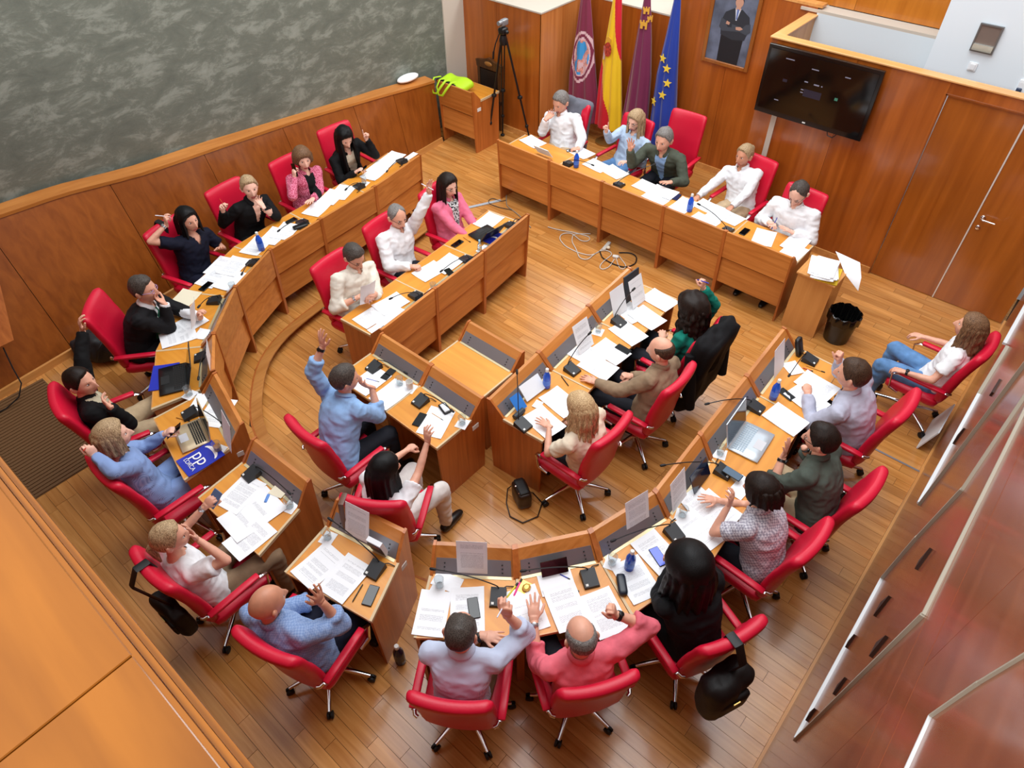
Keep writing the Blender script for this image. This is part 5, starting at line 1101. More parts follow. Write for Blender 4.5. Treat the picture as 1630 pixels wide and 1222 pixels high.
paper('large printed sheet in front of '+nm(13), 13, (402, 818), (434, 796), 3, w=.297, h_=.42, name='large_sheet'); paper('pages below the large sheet of '+nm(13), 13, (384, 786), (402, 768), 3); paper('page sticking out at desk edge of '+nm(13), 13, (398, 856), (424, 836), 2, lift=-.0005)
mic(13, (402, 756), (458, 782), 'desk microphone of '+nm(13), .08); paper('square cream notepad of '+nm(13), 13, (446, 780), (456, 768), 4, M_CREAMP, w=.12, h_=.13, name='notepad', cat='notepad', group=None); g = G(); g.rbox(at(425, 793, zt(13)+.008), (.022, .075, .014), .005, rotz(.6)); tag(g.build('glue_stick', mat('pale blue plastic', (90, 140, 214), .4), None, True), 'small blue stick beside the cream notepad', 'stationery'); tumbler(13, (462, 806), 'clear glass at corner of desk of '+nm(13))
paper('left printed page in front of '+nm(14), 14, (508, 900), (540, 872), 3); paper('right printed page in front of '+nm(14), 14, (550, 920), (576, 890), 3, lift=.004); stand('sheet propped on front of desk of '+nm(14), 14, (568, 856), tilt=16)
mic(14, (598, 908), (528, 828), 'long-necked microphone of '+nm(14), .24); phone(14, (590, 948), (598, 930), 'black phone on desk of '+nm(14)); pen(14, (562, 956), (576, 932), 'black pen on desk of '+nm(14), INK_K); tumbler(14, (522, 856), 'clear glass on desk of '+nm(14))
g = G(); C = at(604, 880, zt(14)); yw = math.radians(DESKYAW[14]-90); o = empty('desk_calendar', C, yw); tag(o, 'black and white desk calendar on desk of '+nm(14), 'calendar')
g = G(); g.box((0, 0, .09), (.12, .035, .18), rotx(.2)); g.build('block', M_WHITE, o); g = G(); g.box((0, -.02, .085), (.116, .004, .12), rotx(.2)); f_ = g.build('front', mat('dark grey print', (46, 46, 50), .5), o); g = G(); g.box((.02, -.03, .128), (.05, .003, .012), rotx(.2)); g.build('red_mark', mat('red print', (200, 40, 44), .5), f_)
# -- outer row, near end and right
paper('left printed page in front of '+nm(23), 23, (688, 976), (696, 938), 3, w=.21); paper('right printed page in front of '+nm(23), 23, (744, 970), (744, 932), 3); paper('napkin with a glass on desk of '+nm(23), 23, (712, 926), (722, 908), 1, M_BLANK, w=.2, h_=.12); stand('sheet propped on front of desk of '+nm(23), 23, (752, 912), tilt=14)
mic(23, (793, 952), (692, 906), 'long-necked microphone of '+nm(23), .14); phone(23, (754, 968), (751, 948), 'black phone on pages of '+nm(23), lift=.006); tumbler(23, (700, 932), 'clear glass on napkin of '+nm(23)); pen(23, (818, 948), (830, 922), 'pink highlighter between pale blue and pink shirts', mat('pink marker', (240, 60, 150), .4), r=.007); pen(23, (806, 952), (824, 928), 'yellow highlighter between pale blue and pink shirts', mat('yellow marker', (230, 220, 60), .4), r=.007)
paper('tilted page left of '+nm(24), 24, (838, 970), (826, 936), 2); paper('central printed page in front of '+nm(24), 24, (902, 966), (888, 932), 3, lift=.003); paper('right printed page in front of '+nm(24), 24, (962, 975), (944, 940), 3); paper('blank page behind the pens of '+nm(24), 24, (886, 928), (880, 908), 1, M_BLANK, w=.24, h_=.16)
stand('black tablet leaning on desk front of '+nm(24), 24, (884, 914), tilt=34, m=M_GLASSB, w=.19, h_=.11, name='tablet', thick=.008, cat='tablet', group=None); mic(24, (938, 922), (836, 908), 'long-necked microphone of '+nm(24), .16)
pen(24, (892, 914), (906, 921), 'dark blue pen behind page of '+nm(24), INK_B, L_=.08); pen(24, (908, 932), (920, 940), 'black pen on page edge of '+nm(24), INK_K, L_=.08)
g = G(); C = at(838, 936, zt(24)+.003); g.box(C, (.10, .09, .003), rotz(.2)); g.ell(C+V3(0, 0, .01), (.03, .035, .014), None, 8, 6); tag(g.build('gold_wrapper', mat('gold foil', (222, 178, 90), .25, .7)), 'gold foil wrapper between pale blue and pink shirts', 'wrapper')
paper('left page in front of '+nm(25), 25, (1012, 922), (988, 884), 2); paper('right page in front of '+nm(25), 25, (1046, 880), (1020, 852), 3, lift=.003); stand('sheet propped on front of desk of '+nm(25), 25, (1016, 838), tilt=14); bottle(25, (1001, 904), 'blue water bottle in front of '+nm(25)); phone(25, (1048, 886), (1036, 868), 'lit phone on page of '+nm(25), SCR_LIT, lift=.008)
mic(25, (1072, 850), (975, 860), 'long-necked microphone of '+nm(25), .20); tumbler(25, (974, 896), 'clear glass left of blue bottle by '+nm(25)); g = G(); C = at(990, 930, zt(25)+.02); g.rbox(C, (.065, .16, .04), .025, rotz(.75), 6); tag(g.build('spectacle_case', mat('dark case', (20, 28, 42), .35), None, 'all'), 'dark blue spectacle case by '+nm(25), 'case')
paper('left page in front of '+nm(26), 26, (1112, 846), (1086, 822), 3); paper('right page in front of '+nm(26), 26, (1140, 812), (1112, 790), 2); stand('sheet propped on front of desk of '+nm(26), 26, (1082, 802), tilt=14); stand('dark blue tablet leaning on front of desk by '+nm(26), 26, (1118, 770), tilt=24, m=M_SCRB, w=.25, h_=.17, name='tablet', thick=.008, cat='tablet', group=None); tumbler(26, (1086, 820), 'clear glass on desk of '+nm(26)); paper('page under folded arm of '+nm(26), 26, (1120, 806), (1100, 788), 1, lift=.002)
laptop(27, (1196, 704), 184, 'silver laptop on desk of '+nm(27), M_SILV, M_KEYS, M_SCRB, w=.36, d=.25, open_=104); mic(27, (1150, 752), (1058, 740), 'long-necked microphone beside the silver laptop', .14); phone(27, (1166, 754), (1150, 744), 'grey phone lying on microphone base', mat('grey phone screen', (84, 104, 124), .2), lift=.05); paper('white card with large grey numbers near silver laptop', 27, (1180, 776), (1196, 758), 2, M_BLANK, w=.12, h_=.22, name='calendar_card', cat='card', group=None); tumbler(27, (1146, 722), 'clear glass beside the silver laptop')
mic(28, (1202, 650), (1128, 642), 'long-necked microphone beside the blue bottle of '+nm(28), .16); bottle(28, (1230, 634), 'blue water bottle on desk of '+nm(28)); phone(28, (1252, 628), (1242, 620), 'black phone beside blue bottle of '+nm(28)); paper('white clipboard with page near '+nm(28), 28, (1250, 668), (1226, 652), 6, M_PAPER, w=.23, h_=.31, name='clipboard', cat='clipboard', group=None)
paper('large page under the arms of '+nm(28), 28, (1300, 614), (1276, 600), 2); paper('page beside the fist of '+nm(28), 28, (1284, 636), (1262, 620), 2, lift=.003); stand('sheet propped on front of desk of '+nm(28), 28, (1240, 592), tilt=14, m=M_BLANK); mic(28, (1288, 574), (1254, 600), 'far microphone at the end of the right row', .20); g = G(); C = at(1272, 552, zt(28)+.08); g.rbox(C, (.05, .09, .19), .02, rotz(0)@roty(-.35), 5); tag(g.build('spectacle_case', M_BLACK, None, 'all'), 'black case standing at far end of right row', 'case')
pen(28, (1284, 582), (1312, 592), 'orange pencil on desk of '+nm(28), WOODP, L_=.17); pen(28, (1280, 586), (1292, 590), 'red pencil on desk of '+nm(28), REDP, L_=.09); paper('napkin behind propped sheet of '+nm(28), 28, (1262, 586), (1254, 576), 1, M_BLANK, w=.14, h_=.16)
# -- inner ring
paper('blank page behind laptop of '+nm(15), 15, (778, 352), (794, 340), 2, M_BLANK); laptop(15, (770, 372), -6, 'black laptop on desk of '+nm(15), M_BLKL, M_KEYD, M_SCR, w=.30, d=.21, open_=125); fo2 = paper('blue folder with white swoosh on desk of '+nm(15), 15, (788, 380), (802, 368), 5, PPBLUE, name='folder', cat='folder', group=None, lift=.0, w=.16, h_=.24)
phone(15, (728, 388), (738, 381), 'black phone with pink case near '+nm(15)); bottle(15, (764, 402), 'small clear water bottle near '+nm(15), M_GLASS, .72, cap=mat('pale blue cap', (150, 200, 230), .4)); mic(15, (812, 360), (826, 350), 'desk microphone at far end of inner row', .08); pen(15, (736, 376), (750, 386), 'pencil near the laptop of '+nm(15), WOODP); paper('napkin below the clear bottle', 15, (772, 398), (782, 390), 1, M_BLANK, w=.14, h_=.16)
paper('printed page in front of '+nm(16), 16, (684, 432), (708, 418), 2); paper('blank page in front of '+nm(16), 16, (712, 420), (732, 406), 2, M_BLANK, lift=.003); phone(16, (716, 434), (724, 442), 'small black phone on page of '+nm(16), lift=.006); mic(16, (742, 414), (704, 430), 'desk microphone of '+nm(16), .12)
paper('near page on desk corner of '+nm(17), 17, (592, 504), (614, 490), 2); paper('printed page with orange lines before '+nm(17), 17, (622, 484), (644, 472), 2, paper_mat('orange print', 1, (240, 240, 242), (222, 150, 120)), lift=.003); paper('long page beside microphone of '+nm(17), 17, (618, 502), (640, 486), 2); mic(17, (662, 472), (624, 474), 'desk microphone of '+nm(17), .12); paper('crumpled napkin at desk corner of '+nm(17), 17, (600, 524), (612, 516), 2, M_BLANK, w=.12, h_=.15); tumbler(17, (690, 462), 'clear glass on inner row beside microphone')
paper('left page in front of '+nm(18), 18, (590, 606), (614, 588), 2, M_BLANK); paper('right page under elbow of '+nm(18), 18, (622, 628), (646, 610), 2, M_BLANK, lift=.003); mic(18, (596, 586), (644, 592), 'desk microphone of '+nm(18), .06); phone(18, (618, 596), (626, 588), 'black phone on desk of '+nm(18)); tumbler(18, (637, 612), 'clear glass on desk of '+nm(18)); tumbler(18, (653, 618), 'white paper cup of coffee on desk of '+nm(18), m=mat('paper cup', (236, 232, 226), .6)); pen(18, (582, 602), (604, 608), 'blue pen on page of '+nm(18), INK_B)
mic(19, (670, 640), (718, 652), 'desk microphone of '+nm(19), .06); phone(19, (668, 668), (676, 656), 'black phone on desk of '+nm(19)); paper('printed page on desk of '+nm(19), 19, (694, 672), (704, 654), 2, M_BLANK); pen(19, (688, 658), (704, 668), 'brown pen on page of '+nm(19), WOODP); tumbler(19, (736, 674), 'clear glass on desk corner of '+nm(19)); g = G(); C = at(708, 650, zt(19)+.014); g.rbox(C, (.13, .075, .026), .012, rotz(-.3), 5); o = g.build('spectacle_case', M_BLACK, None, 'all'); g = G(); g.rbox(C+V3(0, 0, .011), (.10, .05, .01), .004, rotz(-.3), 4); g.build('lining', M_WHITE, o, 'all'); tag(o, 'open black case with white lining on desk of '+nm(19), 'case')
mic(22, (832, 678), (823, 594), 'tall microphone of '+nm(22), .34); o = stand('blue leaflet with white logo on desk of '+nm(22), 22, (832, 652), tilt=46, m=mat('leaflet blue', (40, 120, 205), .5), w=.11, h_=.15, name='leaflet', cat='leaflet', group=None, thick=.003); stand('white tablet with black edge leaning on desk of '+nm(22), 22, (854, 628), tilt=44, m=M_WHITE, w=.24, h_=.15, name='tablet', thick=.008, cat='tablet', group=None)
bottle(22, (870, 616), 'blue water bottle on desk of '+nm(22)); paper('left page under hand of '+nm(22), 22, (866, 672), (846, 654), 2, M_BLANK); paper('right page in front of '+nm(22), 22, (892, 640), (872, 624), 2); g = G(); C = at(826, 658, zt(22)+.025); g.tube([C+V3(0, -.06, 0), C+V3(0, .06, 0)], .024, 12); tag(g.build('speaker_roll', mat('dark grey tube', (44, 52, 60), .5), None, True), 'dark grey cylinder beside blue leaflet', 'cylinder'); paper('crumpled tissue beside blue leaflet', 22, (856, 644), (862, 636), 3, M_BLANK, w=.07, h_=.09)
mic(21, (910, 590), (937, 532), 'tall microphone of '+nm(21), .32); stand('sheet propped on front of desk of '+nm(21), 21, (934, 556), tilt=22); paper('printed page nearest microphone of '+nm(21), 21, (936, 566), (914, 554), 2); paper('printed page under phone of '+nm(21), 21, (972, 560), (950, 546), 3, lift=.002); paper('page on inner desk between two right seats', 21, (952, 584), (930, 572), 1); phone(21, (992, 556), (980, 549), 'black phone on pages of '+nm(21), lift=.009); pen(21, (893, 598), (905, 614), 'black pen by the hand of '+nm(21), INK_K); tumbler(21, (952, 528), 'clear glass on inner right row')
mic(20, (984, 514), (1007, 462), 'tall microphone of '+nm(20), .30); stand('sheet propped beside the black folder', 20, (988, 500), tilt=18, m=M_BLANK); stand('black folder propped at end of inner row', 20, (1006, 476), tilt=10, m=mat('dark folder', (44, 52, 62), .5), w=.24, h_=.31, name='folder', cat='folder', group=None, thick=.012); stand('white page in front of black folder', 20, (1018, 484), tilt=20, m=M_PAPER2)
paper('upper page in front of '+nm(20), 20, (1050, 478), (1026, 464), 3); paper('middle page in front of '+nm(20), 20, (1030, 506), (1006, 490), 3, lift=.003); paper('lower page in front of '+nm(20), 20, (1000, 530), (978, 514), 2, M_BLANK); paper('drawing page behind microphone of '+nm(20), 20, (1002, 496), (986, 484), 1)
# held things
WP = mat('white pen barrel', (222, 222, 232), .35)
for k, s_, l in ((8, 'r', 'pencil'), (9, 'r', 'white pen'), (12, 'r', 'pale pen'), (16, 'l', 'white pen'), (17, 'l', 'pen'), (20, 'r', 'purple pen'), (5, 'r', 'pen'), (23, 'r', 'white pen')): held(k, s_, 'pen', l+' held by '+WHO[k], WP if k in (9, 16, 23) else (REDP if k in (8, 12) else INK_B), 'pen')
for k, s_ in ((6, 'r'), (7, 'r'), (12, 'l'), (13, 'l'), (1, 'l')): held(k, s_, 'phone', 'phone held by '+WHO[k], M_GLASSB if k != 13 else mat('blue phone', (84, 112, 150), .3), 'phone')
for k, s_, t_ in ((10, 'l', 'curled sheet held by '), (17, 'r', 'sheet held up by ')):
    a = PEOPLE[k]['arms'][s_]; f_ = PEOPLE[k]['f']; sd = PEOPLE[k]['s']; c = a[2]+a[4]*.08+(sd*.10 if k == 10 else sd*.0)+V3(0, 0, .05)-f_*(.02 if k == 10 else -.06)
    g = G(); P = [[c+sd*(i/5-.5)*.21+V3(0, 0, 1)*(j/5-.5)*.26+f_*(.07*(j/5-.5)+.02*math.sin(i*.6)) for j in range(6)] for i in range(6)]; g.grid(P, thick=f_*.0015); tag(g.build('paper_sheet', M_BLANK, None, True), t_+WHO[k], 'paper')
# lettering on the folder, the leaflet and the card
def text(s, size, parent, loc, rz, m, name='lettering'):
    cu = bpy.data.curves.new(name, 'FONT'); cu.body = s; cu.size = size; cu.align_x = 'CENTER'; cu.align_y = 'CENTER'; cu.extrude = .0004
    o = bpy.data.objects.new('tmp_text', cu); COL.objects.link(o); dg = bpy.context.evaluated_depsgraph_get(); me = bpy.data.meshes.new_from_object(o.evaluated_get(dg)); bpy.data.objects.remove(o); me.materials.clear(); me.materials.append(m)
    t = link(name, me, parent); t.location = loc; t.rotation_euler = (0, 0, rz); return t
M_WL = mat('white print', (240, 240, 244), .5); M_OR = mat('orange print', (240, 140, 50), .5)
text('pp', .15, fo, (.0, .0, .0105), 0, M_WL); text('LORCA', .048, fo, (.0, -.095, .0105), 0, M_WL)
g = G(); g.tube([(.085*math.cos(a), .07+.045*math.sin(a), .0095) for a in np.linspace(.2, 2.9, 12)], [.004+.012*math.sin(i/11*math.pi) for i in range(12)], 6, flat=(1, .1)); g.build('swoosh', M_OR, fo, True)
g = G(); g.tube([(.045*math.cos(a), .03*math.sin(a)-.02, .0125) for a in np.linspace(.2, 2.9, 12)], [.003+.010*math.sin(i/11*math.pi) for i in range(12)], 6, flat=(1, .1)); g.build('swoosh', M_WL, fo2, True)
g = G(); g.tube([(.05*math.cos(a)+.01, .03*math.sin(a), .0125) for a in np.linspace(.0, 1.2, 8)], [.003+.008*math.sin(i/7*math.pi) for i in range(8)], 6, flat=(1, .1)); g.build('swoosh', mat('red orange print', (230, 80, 50), .5), fo2, True)
# ================================================================== BACK WALL THINGS
# ---- television
t = empty('television', (-2.505, TY-.002, 1.935)); tag(t, 'large black flat television on the wood wall beside the door', 'television')
Rt = rotx(math.radians(0))
g = G(); g.rbox((0, -.10, 0), (1.28, .055, .76), .012, n=4); g.build('casing', mat('glossy black', (10, 10, 12), .15), t, True)
g = G(); g.box((0, -.129, .012), (1.20, .003, .66)); s_ = g.build('screen', M_GLASSB, t)
M_UI = mat('screen text', (120, 120, 135), .5, emit=(120, 120, 140, .2)); M_UI2 = mat('screen panel', (30, 27, 42), .4, emit=(40, 36, 56, .15)); M_UI3 = mat('screen green mark', (60, 120, 100), .4, emit=(40, 90, 70, .15))
for x, z, w_, h_, m_ in ((-.36, .27, .10, .010, M_UI), (-.06, .23, .08, .010, M_UI), (.30, .235, .06, .010, M_UI), (-.12, .085, .04, .012, M_UI), (.0, .078, .06, .014, M_UI), (.06, .078, .015, .012, M_UI), (-.36, .04, .05, .03, M_UI2), (-.02, -.03, .20, .08, M_UI2), (-.14, -.005, .03, .010, M_UI), (-.14, -.035, .03, .010, M_UI), (.25, -.01, .035, .03, M_UI3), (-.40, -.19, .05, .010, M_UI)):
    g = G(); g.box((x, -.1315, z), (w_, .001, h_)); g.build('screen_mark', m_, s_)
g = G(); g.box((-.02, -.1285, -.352), (.035, .002, .014)); g.build('maker_mark', M_STICK, t)
g = G(); g.box((0, -.04, 0), (.5, .08, .35)); g.build('bracket', M_BLACK, t)
g = G(); g.tube([(.25, -.09, -.37), (.27, -.09, -.43), (.33, -.09, -.44), (.37, -.09, -.38)], .006, 6); g.build('cable_loop', M_BLACK, t, True)
# ---- framed portrait
px0, px1, pz0, pz1 = -4.47, -3.78, 1.50, 2.56; cx, cz = (px0+px1)/2, (pz0+pz1)/2; pw, ph = px1-px0, pz1-pz0
t = empty('framed_portrait', (cx, FY, cz)); tag(t, 'framed full-height portrait of a man in dark suit with folded arms', 'picture')
M_FR = wood('picture frame wood', (140, 78, 24), (172, 104, 42), 'z', .35, .3, 20)
for a in (((-pw/2+.025, 0), (.05, ph)), ((pw/2-.025, 0), (.05, ph)), ((0, -ph/2+.025), (pw-.1, .05)), ((0, ph/2-.025), (pw-.1, .05))):
    g = G(); g.box((a[0][0], -.018, a[0][1]), (a[1][0], .036, a[1][1]), ch=.006); g.build('frame', M_FR, t)
g = G(); g.box((0, -.012, 0), (pw-.1, .008, ph-.1)); cv = g.build('canvas', mat('misty backdrop', (92, 100, 118), .6, var=.28, vscale=4), t)
def flat(name, pts, m, d): g = G(); g.prism([(x, z) for x, z in pts], lambda p, q: V3(p[0], -q, p[1]), .016+d, .0172+d); return g.build(name, m, cv)
S_ = .62; oy = -.05
def sc2(pts): return [(x*.80+.04, z*S_+oy) for x, z in pts]
M_S1 = mat('painted suit', (44, 48, 56), .6); M_S2 = mat('painted sleeve', (66, 72, 82), .6); M_P1 = mat('painted trousers', (26, 27, 32), .6); M_PS = mat('painted skin', (196, 150, 128), .6); M_PH = mat('painted hair', (38, 30, 28), .6)
flat('painted_trousers', sc2([(-.21, -.10), (.19, -.10), (.17, -.78), (-.20, -.78)]), M_P1, 0)
flat('painted_jacket', sc2([(-.22, -.16), (-.25, .10), (-.20, .28), (-.06, .38), (.08, .38), (.22, .27), (.26, .08), (.21, -.18), (0, -.22)]), M_S1, .0005)
flat('painted_shirt', sc2([(-.045, .39), (.055, .39), (.012, .16), (-.006, .16)]), mat('painted shirt', (210, 216, 228), .6), .001); flat('painted_tie', sc2([(-.012, .375), (.022, .375), (.018, .18), (-.004, .18)]), mat('painted tie', (92, 116, 178), .6), .0015)
flat('painted_arm', sc2([(-.25, .16), (-.27, -.02), (-.20, -.09), (.12, -.03), (.12, .05), (-.12, .0), (-.17, .12)]), M_S2, .002); flat('painted_arm', sc2([(.26, .15), (.28, .0), (.22, -.07), (-.05, .02), (-.05, .08), (.14, .05), (.18, .12)]), M_S2, .0025)
flat('painted_hand', sc2([(.02, .04), (.10, .06), (.15, .03), (.10, -.01), (.03, -.01)]), M_PS, .003); flat('painted_hand', sc2([(-.15, .12), (-.09, .10), (-.10, .05), (-.16, .06)]), M_PS, .003)
flat('painted_neck', sc2([(-.035, .36), (.045, .36), (.045, .46), (-.035, .46)]), M_PS, .0012); flat('painted_face', sc2([(.005+.068*math.cos(a), .50+.095*math.sin(a)) for a in np.linspace(0, 2*math.pi, 20, endpoint=False)]), M_PS, .002); flat('painted_hair', sc2([(.005+.074*math.cos(a), .525+.088*math.sin(a)) for a in np.linspace(-.1, math.pi+.1, 14)]+[(-.045, .565), (.055, .568)]), M_PH, .003)
# ---- flags
MAR = mat('maroon flag cloth', (120, 28, 62), .6, sheen=.3); MRED = mat('red flag cloth', (206, 14, 40), .6, sheen=.2); MYEL = mat('yellow flag cloth', (240, 196, 20), .6, sheen=.2); MBLU = mat('blue flag cloth', (16, 56, 158), .55, sheen=.3)
MMUR = mat('wine flag cloth', (112, 24, 70), .6, sheen=.3); MGOLD = mat('gold embroidery', (226, 170, 62), .5); CRW = mat('pale crest cloth', (214, 180, 186), .7); CRP = mat('pink crest cloth', (204, 140, 128), .7, var=.2, vscale=30); CRB = mat('blue crest cloth', (60, 150, 214), .7)
FLY = 8.84
def flag(label, rows, mats, colour, rr=1.0, seed=0):
    """rows: (py, left px, right px) of the hanging cloth; built as a pleated closed drape round its pole"""
    R_ = [(on_y((l+r)/2, py, FLY), abs(on_y(r, py, FLY)[0]-on_y(l, py, FLY)[0])/2) for py, l, r in rows]
    zs = [q[0][2] for q in R_]; xs = [q[0][0] for q in R_]; ws = [q[1] for q in R_]
    ztop = zs[0]+.42; zbot = .28; zz = np.linspace(ztop, zbot, 110); o = zs[::-1]
    cxs = np.interp(zz, zs[::-1], xs[::-1]); aw = np.interp(zz, zs[::-1], ws[::-1]); dz = zs[0]-zz
    aw = np.where(zz > zs[0], ws[0]*np.clip((ztop-zz)/.42, .25, 1), aw); aw = np.where(zz < zs[-1], ws[-1], aw)
    cxs = np.where(zz > zs[0], xs[0]+.02*(zz-zs[0]), cxs)
    poleX = xs[0]+.0; root = empty('flag', (poleX, FLY, 0)); tag(root, label, 'flag', 'flags behind the head table')
    n = 120; v = []; mm = []; f = []
    for i, z in enumerate(zz):
        t = np.clip((zs[0]+.3-z)/2.0, 0, 1)
        for j in range(n):
            th = 2*math.pi*j/n; pl = 1+(.05+.16*t)*math.sin(7*th+seed+.4*math.sin(z*3+seed))+.07*t*math.sin(13*th+2*seed)
            v.append((cxs[i]-poleX+aw[i]*math.cos(th)*(.88+.12*pl), aw[i]*.55*math.sin(th)*pl-.0, z))
    for i in range(109):
        for j in range(n):
            f.append((i*n+j, (i+1)*n+j, (i+1)*n+(j+1) % n, i*n+(j+1) % n)); th = 2*math.pi*(j+.5)/n
            mm.append(colour(math.cos(th), zz[i], (cxs[i]-poleX+aw[i]*math.cos(th)), math.sin(th) < 0, aw[i]) if colour else 0)
    f.append(tuple(range(n))); mm.append(mm[0]); f.append(tuple(range(109*n, 110*n))[::-1]); mm.append(mm[-1])
    g = G(); g.add(v, f, mm); cl = g.build('cloth', mats, root, 'all')
    g = G(); g.lathe([(.15, 0), (.15, .03), (.03, .05), (.016, .06), (.016, ztop+.05)], (0, 0, 0), 14); g.build('pole', mat('brass pole', (170, 130, 70), .3, .7), root, True)
    g = G(); g.lathe([(.012, ztop+.05), (.035, ztop+.09), (.03, ztop+.13), (.003, ztop+.22)], (0, 0, 0), 12); g.build('finial', MATS['brass pole'], root, True)
    return root, cl, (zz, cxs, aw, poleX)
def sp_col(s, z, x, front, a):
    t = (2.15-z)/1.75                                    # 0 at the top of the picture
    if s > -.25+2.6*t: return 1
    if t > .42 and s < -1.05+(t-.42)*2.4: return 1
    return 0
zc1 = on_y(924, 90, FLY-.1)
def lo_col(s, z, x, front, a):
    if not front: return 0
    u, w_ = (x-(zc1[0]-F1X))/.17, (z-zc1[2])/.33; r = math.hypot(u, w_)
    if r > 1.08: return 0
    if r > .95: return 1
    if r > .82: return 0
    if r > .74: return 1
    k = mnoise.noise(Vector((u*2.2+4, w_*2.2, 1.5)))
    return 3 if k > .10 else (2 if k > -.22 else 1)
F1X = float(on_y(932, 0, FLY)[0])
flag('maroon flag with large pale and blue town crest', [(0, 925, 940), (60, 917, 944), (120, 908, 948), (215, 904, 956)], [MAR, CRW, CRP, CRB], lo_col, seed=1)
r2 = flag('red and yellow national flag with coat of arms', [(0, 976, 990), (60, 966, 989), (120, 956, 989), (200, 948, 990)], [MYEL, MRED], sp_col, seed=2)
r3 = flag('plain wine-coloured regional flag with gold castles', [(0, 1025, 1036), (60, 1014, 1037), (120, 1004, 1036), (200, 990, 1030)], [MMUR], None, seed=3)
r4 = flag('blue flag with ring of yellow stars', [(0, 1073, 1084), (60, 1060, 1081), (120, 1046, 1078), (210, 1034, 1075)], [MBLU], None, seed=4)
def badge(root, pts, c_px, scale, m, name, th=.006, off=.0):
    info = root[2]; p = on_y(*c_px, FLY-.09); z = p[2]; a = np.interp(z, info[0][::-1], info[2][::-1]); cx_ = np.interp(z, info[0][::-1], info[1][::-1]); s = np.clip((p[0]-cx_)/a, -.95, .95)
    y = -a*.55*math.sqrt(1-s*s)*1.16-.012-off; sl = math.atan2(s*.55, math.sqrt(1-s*s)); R = rotz(sl)
    g = G(); g.prism(pts, lambda q, t_: R@V3(q[0]*scale, -t_, q[1]*scale)+V3(p[0]-info[3], y, z), 0, th); return g.build(name, m, root[0])
star = [(math.sin(i*math.pi/5)*(1 if i % 2 == 0 else .42), math.cos(i*math.pi/5)*(1 if i % 2 == 0 else .42)) for i in range(10)][::-1]
for q in ((1055, 93), (1062, 109), (1063, 132), (1056, 150), (1041, 161)): badge(r4, star, q, .064, mat('yellow star', (246, 214, 70), .6), 'star')
castle = [(-1, -1), (-1, .1), (-1.2, .2), (-1.2, .9), (-.8, .9), (-.8, .55), (-.4, .55), (-.4, 1), (0, 1), (0, .55), (.4, .55), (.4, 1), (.8, 1), (.8, .1), (.8, -1), (.3, -1), (.3, -.3), (-.3, -.3), (-.3, -1)]
for q, s_ in (((1024, 40), .055), ((1027, 18), .045), ((1031, 32), .04)): badge(r3, [(x, y) for x, y in castle][::-1], q, s_, MGOLD, 'castle')
badge(r2, [(math.cos(a)*.8, math.sin(a)*1.1-.1*(a > math.pi)) for a in np.linspace(0, 2*math.pi, 16, endpoint=False)], (968, 78), .085, mat('arms red', (170, 60, 44), .6, var=.3, vscale=40), 'coat_of_arms'); badge(r2, [(-.5, -.3), (.5, -.3), (.6, .3), (0, .6), (-.6, .3)], (969, 64), .08, MGOLD, 'crown', .008); badge(r2, [(-.2, -1), (.2, -1), (.2, 1), (-.2, 1)], (962, 84), .09, CRW, 'column', .008)
# ---- tripod with camera head
C = V3(-6.86, 7.72, 0); ht = next(z for z in np.linspace(1.2, 2.6, 141) if to_px(C+V3(0, 0, z))[1] < 60)
t = empty('camera_tripod', C); tag(t, 'tall black camera tripod standing by the corner wood panel', 'tripod')
for a, L_ in ((V3(-.26, -.12), 1), (V3(.36, .22), 1), (V3(-.28, .26), 1)):
    d = V3(a[0], a[1]); tp_ = V3(0, 0, ht-.06)+d*.12; n_ = V3(-d[1], d[0]); n_ /= np.linalg.norm(n_); ft = d+V3(0, 0, .02)
    g = G()
    for s in (-1, 1): g.tube([tp_+n_*s*.022, tp_*.5+ft*.5+n_*s*.018], .0105, 8); 
    l = g.build('leg', M_BLACK, t, True)
    g = G(); g.tube([tp_*.52+ft*.48, ft], [.016, .012], 8); g.build('lower_leg', M_BLACK, l, True); g = G(); g.rbox(tp_*.5+ft*.5, (.06, .06, .05), .012); g.rbox(tp_*.22+ft*.78, (.042, .042, .05), .01); g.build('clamp', M_RUB, l, True); g = G(); g.ell(ft, (.035, .035, .02)); g.build('foot', M_RUB, l, True)
g = G(); g.lathe([(.05, ht-.10), (.062, ht-.04), (.05, ht), (.045, ht+.03)], (0, 0, 0), 14); g.build('bowl', M_BLACK, t, True)
g = G(); g.rbox((0, 0, ht+.085), (.11, .12, .10), .03); g.ell((.06, 0, ht+.08), (.04, .03, .03)); g.ell((-.06, 0, ht+.08), (.035, .03, .03)); hd = g.build('fluid_head', M_BLACK, t, True)
g = G(); g.rbox((0, .02, ht+.19), (.07, .13, .09), .02); g.tube([(0, -.02, ht+.20), (0, -.10, ht+.20)], .03, 12); cm = g.build('camera_plate', mat('grey metal camera', (150, 152, 156), .35, .5), t, True)
g = G(); g.tube([(-.06, 0, ht+.06), (-.10, -.06, ht-.1), (-.12, -.09, ht-.24)], .009, 8); g.tube([(-.115, -.085, ht-.2), (-.122, -.092, ht-.30)], .014, 8); g.build('pan_handle', M_BLACK, t, True)
